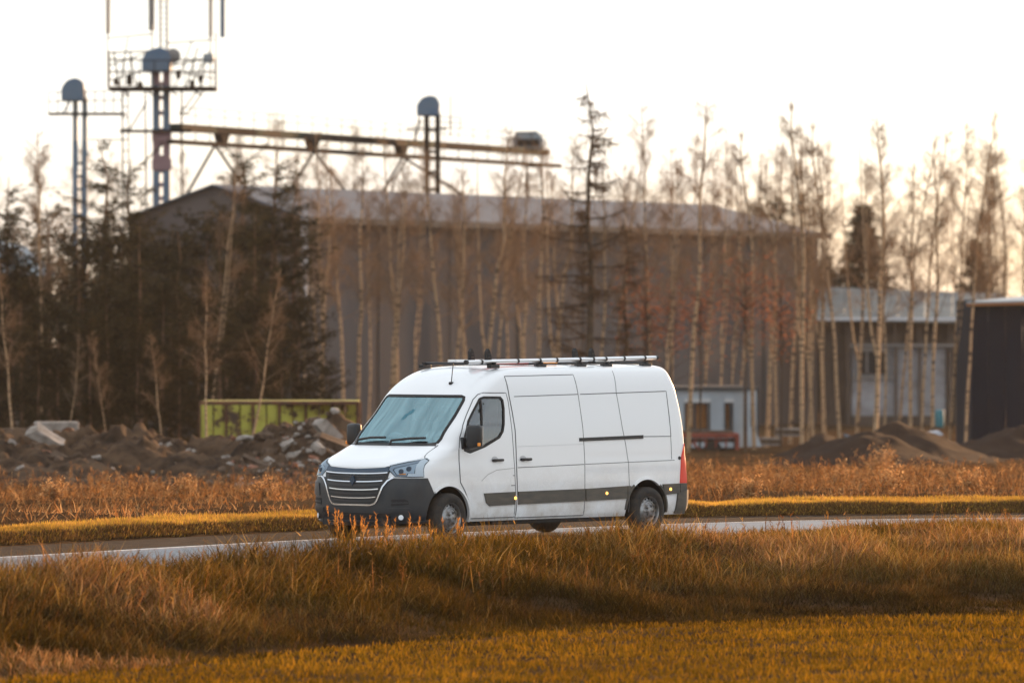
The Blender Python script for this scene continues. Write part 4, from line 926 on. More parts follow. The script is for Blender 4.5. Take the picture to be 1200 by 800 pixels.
# site office cabin with framed windows
M['cabin'] = pbr('blue_grey_cabin_cladding', (.36, .42, .47), .6, c2=(.42, .48, .53), scale=1)
M['cabin_roof'] = pbr('dark_cabin_roof', (.05, .055, .06), .7); M['cabtrim'] = pbr('cabin_trim', (.55, .57, .58), .6)
M['warmglass'] = glass_mat('cabin_window_glass', (.85, .82, .78), 1.5); M['curtain'] = pbr('orange_brown_blind', (.50, .23, .08), .8, c2=(.66, .36, .15), scale=2, vscale=(1, 1, 6))
cb = empty('site_cabin', (0, 0, 0)); tag(cb, 'blue grey site cabin with flat dark roof and two windows, behind the van', 'cabin')
D = 224
edges = [(740, 768), (768, 787), (787, 804)]
for i, (x0, x1, y0, y1) in enumerate([(700, 803, 457, 524), (803, 832, 457, 472), (803, 832, 503, 524), (832, 850, 457, 524), (850, 859, 457, 472), (850, 859, 503, 524), (859, 870, 457, 524)]):
    boxo('wall_panel', x0, x1 - .3, y0, y1, D + .003 * i, .12, M['cabin'], cb)
for px in (810, 820, 838, 846, 864): boxo('cladding_rib', px, px + 1, 457, 470 if px in (810, 820) else 524, D - .03, .03, M['cabin'], cb)
boxo('rear_wall', 700, 870, 458, 524, D + 2.4, .1, M['cabin'], cb); boxo('end_wall', 869, 871, 458, 524, D + .13, 2.3, M['cabin'], cb)
boxo('roof', 694, 872, 452.5, 457, D - .12, 2.8, M['cabin_roof'], cb); boxo('base_rail', 700, 871, 524, 528, D - .02, 2.5, M['cabin_roof'], cb)
for (x0, x1) in ((803, 832), (850, 859)):
    wn_ = boxo('window', x0, x1, 472, 503, D + .11, .02, M['warmglass'], cb); boxo('blind', x0 + 1, x1 - 5 if x1 > 840 else x1 - 1, 473, 502, D + .16, .03, M['curtain'], wn_)
    boxo('frame', x0 - 1, x0 + .3, 472, 503, D - .03, .06, M['cabin_roof'], wn_); boxo('frame', x1 - (4 if x1 < 840 else 3.5), x1 + .5, 472, 503, D - .03, .06, M['cabin_roof'], wn_)
    boxo('frame', x0, x1, 471.6, 473, D - .032, .06, M['cabin_roof'], wn_); boxo('frame', x0, x1, 502, 503.5, D - .032, .06, M['cabin_roof'], wn_)
    if x1 < 840: boxo('mullion', 812.5, 815.5, 472, 503, D - .034, .06, M['cabin_roof'], wn_)
    boxo('lintel', x0 - 1, x1 + 1, 467, 471.3, D - .04, .05, M['cabtrim'], wn_)
sp = empty('leaning_sheet_panel', (0, 0, 0)); tag(sp, 'narrow pale blue panel standing on a dark foot right of the site cabin', 'panel')
boxo('panel', 876, 887, 457, 523, D - .6, .2, M['cabin'], sp); boxo('cap', 875, 889, 453.5, 457, D - .65, .35, M['cabin_roof'], sp); boxo('edge', 886.5, 889, 457, 523, D - .6, .22, M['fascia'], sp)
boxo('foot', 869, 899, 524, 528, D - 1.2, 1.2, M['cabin_roof'], sp); boxo('slot', 879.6, 880.6, 472, 500, D - .63, .04, M['fascia'], sp)
bm = bmesh.new(); q = at(889, 523, D - .9); b_prism(bm, [(q.x - .3, q.z), (q.x + .12, q.z), (q.x - .1, q.z + .55)], D - .9, D - .8); bm_obj('stay', bm, M['cabin'], sp)
# derelict red trailer
M['oldred'] = pbr('rusty_red_paint', (.16, .035, .022), .8, c2=(.30, .07, .04), scale=2.5)
tr = empty('old_trailer', (0, 0, 0)); tag(tr, 'low rusty red flatbed trailer with black wheels in front of the cabin', 'trailer'); D = 212
boxo('bed', 786, 866, 507.5, 513, D, 1.8, M['oldred'], tr, .03); boxo('tailboard', 862, 866.5, 509, 527, D - .05, 1.6, M['oldred'], tr); boxo('load', 792, 860, 504.5, 507.5, D + .3, 1.2, M['stone'], tr, .02)
boxo('chassis', 790, 860, 514, 518, D + .4, .9, M['rust'], tr)
for px in (814, 826, 838, 850): boxo('stake', px, px + 2, 513, 524, D - .02, .06, M['oldred'], tr)
for px, py in ((801, 524), (836, 526)):
    for dy in (.1, 1.5):
        p = at(px, py, D); bm = bmesh.new(); lathe(bm, [(.02, -.05), (.12, -.06), (.13, -.10), (.25, -.11), (.29, -.06), (.29, .06), (.25, .11), (.02, .1)], 24, 'y', (p.x, D + dy, p.z)); wo = bm_obj('wheel', bm, M['tyre'], tr, 40)
for a, b in (((806, 514), (822, 528)), ((846, 514), (830, 528)), ((822, 514), (836, 524))):
    bm = bmesh.new(); b_tube(bm, at(*a, D + .1), at(*b, D + .1), .035, n=6); bm_obj('brace', bm, M['oldred'], tr)
# small things by the mounds
M['teal'] = pbr('teal_plastic', (.02, .16, .20), .6); M['tarp'] = pbr('blue_grey_tarpaulin', (.10, .15, .20), .7); M['tarpw'] = pbr('pale_tarpaulin', (.5, .55, .62), .6)
bm = bmesh.new(); p = at(1101, 490, 262); lathe(bm, [(.001, -.38), (.18, -.38), (.21, -.2), (.21, .22), (.18, .36), (.08, .39), (.001, .40)], 20, 'z', p); tag(bm_obj('teal_barrel', bm, M['teal'], None, 40), 'upright teal blue barrel in front of the workshop wall', 'barrel')
bm = bmesh.new(); p = at(1012, 516, 205); b_prism(bm, [(-.7, .25), (-.45, -.2), (.75, -.2), (.95, .05), (.4, .0), (-.2, .1)], -.5, .5); bmesh.ops.translate(bm, vec=p, verts=bm.verts[:]); tag(bm_obj('boat_hull', bm, M['tarp'], None, 30), 'small dark blue hull lying between the soil mounds', 'hull')
bm = bmesh.new(); p = at(1086, 509, 205); b_prism(bm, [(-.6, 0), (.4, .14), (.55, .0), (-.55, -.12)], -.4, .4); bmesh.ops.translate(bm, vec=p, verts=bm.verts[:]); tag(bm_obj('pale_sheet', bm, M['tarpw'], None, 30), 'pale blue sheet lying on the ground left of the black shed', 'sheet')
for i, (px, py, wpx, lab) in enumerate(((925, 506, 30, 'stack of pale boards'), (905, 517, 26, 'weathered timber stack nearest the leaning blue panel'), (846, 533, 26, 'brown stone heap under the red trailer'))):
    c, s = px_box(px - wpx / 2, px + wpx / 2, py - 4, py + 4, 215, .9)
    root = empty('timber_stack' if i < 2 else 'rubble_pile', c); tag(root, lab if i else 'low stack of pale boards on the ground right of the site cabin', 'boards' if i < 2 else 'stones')
    for k in range(4):
        bm = bmesh.new(); b_box(bm, (random.uniform(-.05, .05), 0, -.12 + k * .075), (s[0] * random.uniform(.8, 1), .7, .055), Matrix.Rotation(random.uniform(-.1, .1), 3, 'Z')); bm_obj('board' if i < 2 else 'slab', bm, [M['whiteband'], M['stone'], M['brownwall'], M['concrete']][k], root)
# dark barn at the far left
fb = empty('barn', (0, 0, 0)); tag(fb, 'dark barn with blue grey sloping roof behind pines at the left edge', 'barn'); D = 255
boxo('wall', -60, 60, 318, 520, D, .3, M['brownwall'], fb)
mobj('roof', slab_mesh([at(-60, 322, D - .4), at(66, 322, D - .4), at(30, 288, D + 6), at(-60, 266, D + 6)], .08, 'br'), M['roof2'], fb)
# ================================================================ GRAIN CONVEYOR, ELEVATORS, MAST
M['steelbr'] = pbr('brown_painted_steel', (.014, .011, .010), .9, c2=(.024, .018, .015), scale=1, spec=.08)
M['steelgn'] = pbr('green_conveyor_casing', (.010, .032, .027), .8, c2=(.028, .022, .018), scale=.35, spec=.1, lo=.45, hi=.55)
M['blue'] = pbr('faded_blue_steel', (.06, .12, .20), .6, c2=(.10, .15, .20), scale=1)
M['pink'] = pbr('faded_maroon_steel', (.22, .13, .14), .7); M['greyst'] = pbr('grey_galvanised', (.22, .25, .27), .5, .4)
def pipe(name, pts, r, mat, par, n=8):
    r *= .8
    bm = bmesh.new()
    for a, b in zip(pts, pts[1:]): b_tube(bm, a, b, r, n=n)
    return bm_obj(name, bm, mat, par, 40)
def head(name, px, py, wpx, hpx, D, mat, par):
    s = D / F7; c = at(px, py, D); w_, h_ = wpx * s / 2, hpx * s / 2; bm = bmesh.new()
    pts = [(-w_, -h_), (-w_ * 1.0, h_ * .1), (-w_ * .55, h_ * .75), (w_ * .15, h_), (w_ * .75, h_ * .8), (w_, h_ * .2), (w_ * .95, -h_)]
    b_prism(bm, pts, -w_ * .8, w_ * .8); bmesh.ops.translate(bm, vec=c, verts=bm.verts[:]); bmesh.ops.bevel(bm, geom=bm.edges[:], offset=.05, segments=2, affect='EDGES')
    return bm_obj(name, bm, mat, par, 50)
def rail_fence(name, a, b, D0, D1, h, nposts, par, r=.03):
    A_, B_ = at(*a, D0), at(*b, D1)
    for k in range(nposts):
        p = A_.lerp(B_, k / (nposts - 1)); pipe('rail_post', [p, p + Vector((0, 0, h))], r, M['steelbr'], par, 5)
    for f in (1, .55): pipe('handrail', [A_ + Vector((0, 0, h * f)), B_ + Vector((0, 0, h * f))], r, M['steelbr'], par, 5)
# elevator, far left
D = 268
e1 = empty('grain_elevator', (0, 0, 0)); tag(e1, 'leftmost grain elevator, two blue legs under a domed blue head', 'grain elevator', 'grain elevators')
for px in (88, 99):
    s = D / F7
    for y0, y1, m in ((114, 165, 'greyst'), (165, 262, 'blue'), (262, 470, 'blue')): boxo('leg', px - 3, px + 3, y0 + .2, y1, D, .3, M[m], e1)
for y in (190, 205, 220, 235, 250, 265, 280, 295): boxo('tie', 91, 96, y, y + 3, D + .05, .15, M['steelbr'], e1)
head('head_casing', 86, 105, 27, 27, D, M['blue'], e1); boxo('platform', 56, 146, 132, 134.5, D - .2, 1.2, M['steelbr'], e1); boxo('lower_rail', 104, 146, 163, 164.3, D, .08, M['steelbr'], e1)
rail_fence('rail', (57, 133), (144, 131), D - .2, D - .2, .95, 9, e1); pipe('strut', [at(74, 132, D), at(87, 112, D)], .05, M['blue'], e1)
# elevator beneath the mast
D = 275
e2 = empty('grain_elevator', (0, 0, 0)); tag(e2, 'tallest grain elevator, blue and maroon legs rising below the antenna mast', 'grain elevator', 'grain elevators')
for px in (183, 195):
    for y0, y1, m in ((80, 100, 'pink'), (100, 152, 'blue'), (152, 200, 'pink'), (200, 300, 'blue')): boxo('leg', px - 4, px + 4, y0 + .2, y1, D, .35, M[m], e2)
for y in (96, 112, 130, 150, 166, 182, 198, 214, 230): boxo('tie', 187, 191, y, y + 5, D + .06, .2, M['pink'], e2)
boxo('casing_panel', 178, 201, 152, 166, D - .06, .05, M['pink'], e2); boxo('casing_panel', 178, 201, 186, 199, D - .06, .05, M['pink'], e2)
head('head_casing', 184, 70, 34, 28, D, M['blue'], e2); boxo('hood', 172, 196, 66, 84, D - .5, .5, M['blue'], e2, .05)
boxo('work_platform', 128, 252, 101.5, 105.5, D - 1, 2.2, M['steelbr'], e2); boxo('lower_platform', 140, 225, 152, 155, D - .3, 1.0, M['steelbr'], e2)
rail_fence('rail', (128, 103), (252, 103), D - 1, D - 1, 1.25, 8, e2); rail_fence('rail', (128, 101), (252, 101), D + 1.2, D + 1.2, 1.25, 6, e2)
for px in (143, 170, 213): pipe('ladder_leg', [at(px, 104, D), at(px + (2 if px < 180 else 0), 300, D)], .05, M['steelbr'], e2, 5)
for k in range(13): pipe('ladder_rung', [at(143, 112 + k * 13, D), at(150, 112 + k * 13, D)], .035, M['steelbr'], e2, 5)
pipe('ladder_rail', [at(150, 104, D), at(152, 290, D)], .04, M['steelbr'], e2, 5); pipe('brace', [at(152, 152, D), at(172, 120, D)], .05, M['steelbr'], e2, 5); pipe('brace', [at(152, 206, D), at(190, 170, D)], .05, M['steelbr'], e2, 5)
for a, b in (((212, 133), (230, 108)), ((220, 133), (238, 108)), ((209, 133), (221, 133))): pipe('hanger', [at(*a, D), at(*b, D)], .045, M['steelbr'], e2, 5)
# antenna mast on the platform
D = 275.2
ms = empty('antenna_mast', (0, 0, 0)); tag(ms, 'phone mast with white panel antennas standing on the tall elevator platform', 'antenna mast')
boxo('panel_antenna', 174, 181, -30, 36, D, .2, M['whiteband'], ms, .02); boxo('panel_antenna', 124, 129, -30, 40, D, .15, M['whiteband'], ms, .02); boxo('panel_antenna', 244.5, 249, -30, 44, D, .15, M['whiteband'], ms, .02)
boxo('panel_antenna', 258, 263.5, -10, 44, D, .2, M['blue'], ms, .02)
for px in (188, 196): pipe('mast_leg', [at(px, -40, D), at(px, 62, D)], .07, M['greyst'], ms)
for k in range(14): pipe('mast_rung', [at(188, -30 + k * 6.5, D), at(196, -30 + k * 6.5, D)], .03, M['greyst'], ms, 5)
for px, y0 in ((125.5, -30), (246, -30), (178, 30), (253, 38)): pipe('pole', [at(px, y0, D - .2), at(px + 1, 104, D - .2)], .045, M['greyst'], ms)
for a, b in (((126, 45), (180, 40)), ((194, 51), (250, 47)), ((150, 45), (140, 103)), ((225, 49), (205, 103)), ((126, 78), (178, 60)), ((246, 60), (222, 103)), ((126, 95), (172, 82)), ((205, 84), (250, 92))): pipe('stay', [at(*a, D), at(*b, D)], .04, M['steelbr'], ms, 5)
boxo('radio_unit', 238, 250, 63, 74, D - .3, .3, M['greyst'], ms, .03); boxo('radio_unit', 148, 155, 88, 100, D - .3, .3, M['steelbr'], ms); boxo('radio_unit', 206, 212, 82, 92, D - .3, .3, M['steelbr'], ms)
c = at(203, 66, D); bm = bmesh.new(); lathe(bm, [(.001, .0), (.2, .04), (.36, .14)], 24, 'y', (c.x, c.y - .3, c.z)); bm_obj('dish', bm, M['whiteband'], ms, 60)
for k in range(9):
    x0 = 128 + k * 14; pipe('platform_brace', [at(x0, 105, D - .9), at(x0 + 10, 112 if k % 2 else 103, D + .6)], .05, M['steelbr'], ms, 5)
for a, b in (((128, 104), (128, 60)), ((140, 104), (133, 60)), ((160, 104), (152, 60)), ((218, 104), (232, 56)), ((236, 104), (240, 72)), ((130, 62), (176, 60)), ((196, 78), (238, 70))): pipe('stay', [at(*a, D), at(*b, D)], .05, M['steelbr'], ms, 5)
for px, py in ((133, 92), (161, 96), (222, 94), (232, 88)): boxo('cabinet', px, px + 6, py, py + 8, D - .4, .3, M['steelbr'], ms, .02)
# conveyor bridge
cv = empty('conveyor_bridge', (0, 0, 0)); tag(cv, 'long horizontal grain conveyor carried on trestles above the warehouse roof', 'conveyor')
DL, DR = 275, 316
def cvp(px, off=0.0):
    """point on the level conveyor line as it recedes"""
    t = (px - 205) / (650 - 205); k = (px - 600) / F7
    # the bridge runs straight from A to B in plan
    Ax, Bx = (205 - 600) / F7 * DL, (650 - 600) / F7 * DR; den = (Bx - Ax) - k * (DR - DL); s = (k * DL - Ax) / den
    return Vector((Ax + (Bx - Ax) * s, DL + (DR - DL) * s, 12.22 + off))
def bridge(name, px0, px1, off, h, wd, mat):
    A_, B_ = cvp(px0), cvp(px1); d = B_ - A_; bm = bmesh.new(); b_box(bm, (0, 0, 0), (d.length, wd, h)); bmesh.ops.transform(bm, matrix=Matrix.Translation((A_ + B_) / 2 + Vector((0, 0, off))) @ Matrix.Rotation(math.atan2(d.y, d.x), 4, 'Z'), verts=bm.verts[:]); return bm_obj(name, bm, mat, cv)
segs = [205, 250, 295, 340, 385, 430, 475, 520, 570, 640]
for i, (a, b) in enumerate(zip(segs, segs[1:])): bridge('casing', a, b - 1, 0, .34, .5, [M['steelgn'], M['steelbr'], M['steelgn']][i % 3])
bridge('lower_beam', 200, 655, -.66, .20, .35, M['steelbr']); bridge('lower_beam', 202, 650, -.70, .14, .30, M['steelbr'])
for px in np.linspace(212, 640, 26):
    p = cvp(px); pipe('web', [p + Vector((0, 0, -.2)), p + Vector((0, 0, -.6))], .035, M['steelbr'], cv, 5); pipe('rail_post', [p + Vector((0, 0, .2)), p + Vector((0, 0, .95))], .022, M['steelbr'], cv, 4)
for h in (.6, .95): pipe('handrail', [cvp(212) + Vector((0, 0, h)), cvp(640) + Vector((0, 0, h))], .022, M['steelbr'], cv, 4)
for px in (260, 366, 470):
    p = cvp(px); bm = bmesh.new(); b_prism(bm, [(-.55, -.1), (.55, -.1), (.25, -.55), (-.25, -.55)], -.2, .2); bmesh.ops.transform(bm, matrix=Matrix.Translation(p) @ Matrix.Rotation(math.atan2(41, 17), 4, 'Z'), verts=bm.verts[:]); bm_obj('hopper', bm, M['steelbr'], cv)
for top, l, r_ in ((252, 212, 300), (368, 330, 418), (472, 440, 560)):
    p = cvp(top) + Vector((0, 0, -.7))
    for b, q in ((l, 238), (r_, 238)):
        g = at(b, 240, p.y); pipe('trestle_leg', [p, g + (g - p) * .0], .085, M['steelbr'], cv); 
        pipe('trestle_leg', [g, Vector((g.x + (g.x - p.x) * .3, g.y, 3))], .085, M['steelbr'], cv)
p = cvp(478) + Vector((0, 0, -.7)); pipe('trestle_leg', [p, at(462, 210, p.y)], .07, M['steelbr'], cv); pipe('trestle_leg', [at(462, 210, p.y), at(455, 250, p.y)], .07, M['steelbr'], cv)
D = 314; s = D / F7; c = at(619, 167, D); bm = bmesh.new(); b_prism(bm, [(-.85, .1), (-.62, .55), (.45, .58), (.82, .15), (.80, -.25), (.45, -.55), (-.35, -.50), (-.8, -.25)], -.6, .6); bmesh.ops.translate(bm, vec=c, verts=bm.verts[:]); bm_obj('drive_housing', bm, M['greyst'], cv)
boxo('drive_collar', 606, 632, 163, 171, D - .68, .1, M['steelbr'], cv)
for px in (617, 634): pipe('end_post', [at(px, 190, D), at(px + 4, 260, D)], .06, M['steelbr'], cv, 6)
for y in (196, 206, 218, 230): pipe('end_rung', [at(616, y, D), at(634, y, D)], .04, M['steelbr'], cv, 5)
# third elevator through the bridge
D = 300
e3 = empty('grain_elevator', (0, 0, 0)); tag(e3, 'grain elevator with domed blue head rising through the middle of the conveyor', 'grain elevator', 'grain elevators')
for px in (500, 513): boxo('leg', px - 3, px + 3, 132, 300, D - 1.6, .35, M['steelbr'], e3)
head('head_casing', 502, 124, 27, 24, D - 1.6, M['blue'], e3)
for y in (150, 176, 200, 220): boxo('tie', 503, 510, y, y + 4, D - 1.5, .2, M['steelbr'], e3)
boxo('platform', 476, 524, 150, 151.6, D - 1.7, .8, M['steelbr'], e3); rail_fence('rail', (490, 150), (540, 152), D - 1.7, D - 1.7, .6, 5, e3)
pipe('chute', [at(492, 140, D - 1.6), at(486, 165, D - 1.6)], .07, M['steelbr'], e3); pipe('aerial', [at(528, 112, D), at(528, 160, D)], .04, M['steelbr'], e3, 5)
# ================================================================ TREES
def tubes(A, P0, P1, r0, r1, col, n=3):
    """many straight tapered twigs at once"""
    P0, P1 = np.asarray(P0, float), np.asarray(P1, float); N_ = len(P0); d = P1 - P0; L = np.linalg.norm(d, axis=1, keepdims=True) + 1e-9; d = d / L
    h = np.where(np.abs(d[:, 2:3]) > .9, np.array([[1., 0, 0]]), np.array([[0, 0, 1.]])); a = np.cross(d, h); a /= np.linalg.norm(a, axis=1, keepdims=True); b = np.cross(d, a)
    V = []
    for P, r in ((P0, r0), (P1, r1)):
        for k in range(n):
            t = 2 * np.pi * k / n; V.append(P + (a * np.cos(t) + b * np.sin(t)) * np.asarray(r).reshape(-1, 1))
    V = np.stack(V, 1).reshape(-1, 3); i = np.arange(N_)[:, None] * (2 * n); F = []
    for k in range(n):
        j = (k + 1) % n; F.append(i + [k, j, n + j]); F.append(i + [k, n + j, n + k])
    A.add(V, np.concatenate(F), np.tile(np.asarray(col, float), (len(V), 1)))
def poly_tube(A, pts, rad, col, n=7):
    pts = np.asarray(pts, float); rad = np.asarray(rad); tubes(A, pts[:-1], pts[1:], rad[:-1], rad[1:], col, n)
def barkmat(name, a, b, pale=True):
    m, N, L, out = mat_new(name); s = N.new('ShaderNodeBsdfPrincipled'); s.inputs['Roughness'].default_value = .85; s.inputs['Specular IOR Level'].default_value = .2
    v = coord(N, L, True, (1.2, 1.2, 5)); f = noise(N, L, v, 1.5, 4, .6)
    L.new(ramp(N, L, f, [(.40, b), (.47, a), (.7, a)] if pale else [(.35, a), (.65, b)]), s.inputs['Base Color']); L.new(s.outputs[0], out.inputs['Surface']); return m
M['birch'] = barkmat('birch_bark', (.38, .25, .145), (.06, .04, .028)); M['bark'] = barkmat('dark_bark', (.06, .04, .028), (.10, .07, .045), False); M['pinebark'] = barkmat('pine_bark', (.10, .055, .035), (.17, .09, .05), False)
M['twig'] = leafy('twigs', .45); M['needle'] = leafy('needles', .15)
def birch(H, seed, nb=34, dens=1.0):
    global rng
    sv = rng; rng = np.random.default_rng(seed); k = 12
    zz = np.linspace(0, H, k); wob = np.cumsum(rng.normal(0, .085, (k, 2)), 0) * np.linspace(0, 1, k)[:, None] * H / 12; lean = rng.normal(0, .03, 2)
    pts = np.concatenate([wob + lean * zz[:, None], zz[:, None]], 1); rad = rng.uniform(.042, .092) * (1 - zz / H) ** .7 * H / 13 + .012
    T = Acc(); poly_tube(T, pts, rad, (1, 1, 1), 7); C = Acc()
    if seed % 3 == 0:      # a second stem forks off
        o_ = pts[3]; a_ = rng.uniform(0, 6.28); f_ = np.array([o_ + np.array([math.cos(a_) * .9 * q ** .6, math.sin(a_) * .5 * q ** .6, q * (H * .9 - o_[2])]) for q in np.linspace(0, 1, 8)]); poly_tube(T, f_, np.linspace(rad[3] * .75, .012, 8), (1, 1, 1), 6)
    at_h = lambda h: np.array([np.interp(h, zz, pts[:, i]) for i in range(3)])
    for _ in range(nb):
        h = H * rng.uniform(.42, .98); o = at_h(h); az = rng.uniform(0, 2 * np.pi); L = (.20 + .30 * (H - h)) * rng.uniform(.6, 1.2); upk = rng.uniform(.45, 1.5); dr = np.array([np.cos(az), np.sin(az), upk]); dr /= np.linalg.norm(dr)
        q = [o]; dd = dr.copy()
        for s_ in range(4): q.append(q[-1] + dd * L / 4); dd = dd + rng.normal(0, .12, 3) + [0, 0, .03]; dd /= np.linalg.norm(dd)
        q = np.array(q); r0 = .010 + .014 * L / 3; poly_tube(C, q, np.linspace(r0, .006, 5), (.25, .18, .12), 3)
        nt = int((9 + 10 * L) * dens * (.45 + .75 * min(1, max(0, (h / H - .35) * 3)))); tt = rng.uniform(.2, 1, nt) * 4; i = np.clip(tt.astype(int), 0, 3); b = q[i] + (q[i + 1] - q[i]) * (tt - i)[:, None]
        d2 = dr[None] * .7 + rng.normal(0, .55, (nt, 3)); d2[:, 2] -= rng.uniform(0, .5, nt); d2 /= np.linalg.norm(d2, axis=1, keepdims=True); l2 = rng.uniform(.25, .8, nt)[:, None] * min(1.0, .25 + .4 * L); e = b + d2 * l2
        tubes(C, b, e, np.full(nt, .0038), np.full(nt, .0024), (.27, .19, .13), 3)
        m = 4; f = rng.uniform(.2, 1, (nt, m, 1)); b3 = (b[:, None] + (e - b)[:, None] * f).reshape(-1, 3); d3 = np.repeat(d2, m, 0) * .5 + rng.normal(0, .6, (nt * m, 3)); d3[:, 2] -= .35; d3 /= np.linalg.norm(d3, axis=1, keepdims=True)
        e3_ = b3 + d3 * rng.uniform(.12, .38, (nt * m, 1)); tubes(C, b3, e3_, np.full(nt * m, .0038), np.full(nt * m, .0025), (.32, .23, .155), 2)
    rng = sv
    return T.mesh('trunk'), C.mesh('crown')
def conifer(H, seed, kind):
    global rng
    sv = rng; rng = np.random.default_rng(seed); T = Acc(); C = Acc(); k = 9
    zz = np.linspace(0, H, k); pts = np.stack([rng.normal(0, .03, k) * zz / H * 3, rng.normal(0, .03, k) * zz / H * 3, zz], -1); poly_tube(T, pts, .16 * (1 - zz / H) * H / 12 + .02, (1, 1, 1), 7)
    pal = {'scots': np.array([(.07, .055, .025), (.09, .065, .03), (.05, .042, .02)]), 'pine': np.array([(.038, .032, .016), (.055, .042, .02), (.026, .022, .012), (.07, .048, .022)]), 'spruce': np.array([(.05, .04, .022), (.065, .048, .025), (.035, .03, .018)]), 'larch': np.array([(.16, .085, .04), (.10, .06, .035)])}[kind]
    nb = {'scots': 40, 'pine': 64, 'spruce': 230, 'larch': 100}[kind]; lo = {'scots': .38, 'pine': .16, 'spruce': .06, 'larch': .10}[kind]
    for j in range(nb):
        f = rng.uniform(lo, .98); h = H * f; az = rng.uniform(0, 2 * np.pi)
        if kind == 'pine': L = (.8 + .16 * H * math.sin(min(1, (1 - f) * 1.9 + .12) * math.pi * .62)) * rng.uniform(.6, 1.15); sl = rng.uniform(.0, .55)
        elif kind == 'scots': L = (.5 + .13 * H * math.sin(min(1, (1 - f) * 1.7 + .10) * math.pi * .8)) * rng.uniform(.4, 1.15); sl = rng.uniform(-.1, .5)
        elif kind == 'spruce': L = (.12 + .36 * H * (1 - f)) * rng.uniform(.75, 1.1); sl = -.15
        else: L = (.25 + .24 * H * min(1 - f, .45) ** .8) * rng.uniform(.5, 1.15); sl = rng.uniform(-.25, .15)
        o = np.array([np.interp(h, zz, pts[:, i]) for i in range(3)]); d = np.array([np.cos(az), np.sin(az), sl]); q = [o]
        for s_ in range(5): q.append(q[-1] + d * L / 5); d = d + [0, 0, .07 if kind != 'pine' else .10] + rng.normal(0, .06, 3) * (0 if kind == 'spruce' else 1)
        q = np.array(q); poly_tube(C, q, np.linspace(.03 if kind != 'spruce' else .015, .010, 6), (.05, .035, .025), 3)
        if kind == 'larch':
            nt = int(20 * L + 5); tt = rng.uniform(.1, 1, nt) * 5; i = np.clip(tt.astype(int), 0, 4); b = q[i] + (q[i + 1] - q[i]) * (tt - i)[:, None]; e = b + rng.normal(0, .16, (nt, 3)) + [0, 0, -.12]; tubes(C, b, e, np.full(nt, .013), np.full(nt, .008), (.17, .10, .055), 3); continue
        nt = int({'pine': 22, 'scots': 17, 'spruce': 26}[kind] * L + 5); tt = rng.uniform(.12, 1.0, nt) * 5; i = np.clip(tt.astype(int), 0, 4); b = q[i] + (q[i + 1] - q[i]) * (tt - i)[:, None]
        sp = .22 if kind == 'pine' else .16; b = b + rng.normal(0, sp, (nt, 3)) * [1, 1, .55]; m = 9; B = np.repeat(b, m, 0); dd = rng.normal(0, 1, (nt * m, 3)); dd[:, 2] = np.abs(dd[:, 2]) * (.8 if kind == 'pine' else -.3) ; dd /= np.linalg.norm(dd, axis=1, keepdims=True)
        col = np.repeat(pal[rng.integers(len(pal), size=nt)], m, 0) * rng.uniform(.7, 1.3, (nt * m, 1)); C.add(*blades(B, dd, rng.uniform(.12, .30, nt * m), rng.uniform(.014, .032, nt * m) * (2.4 if kind == 'spruce' else 1), col, .1))
    rng = sv
    return T.mesh('trunk'), C.mesh('crown')
def plant(name, parts, mats, loc, rz, sc_, lab, cat, grp, names=('trunk', 'crown'), tilt=(0, 0)):
    r = empty(name, loc, rz); r.scale = (sc_, sc_, sc_); r.rotation_euler = (tilt[0], tilt[1], rz); tag(r, lab, cat, grp)
    for nm, me, m in zip(names, parts, mats): mobj(nm, me, m, r)
    return r
BV = [birch(13, 100 + i, 30 + 3 * (i % 4)) for i in range(9)]
def put_birch(px, pt, D, lab, v=None, lean=0.0, grp='bare birches in front of the warehouse'):
    X = (px - 600) / F7 * D; z0 = float(gz(X, D)); H = CAM_H - (pt - 383) / F7 * D - z0; v = random.randrange(9) if v is None else v
    return plant('birch_tree', BV[v], (M['birch'], M['twig']), (X, D, z0 - .05), random.uniform(-.6, .6), H / 13, lab, 'birch tree', grp, tilt=(random.uniform(-.03, .03), lean + random.uniform(-.015, .015)))
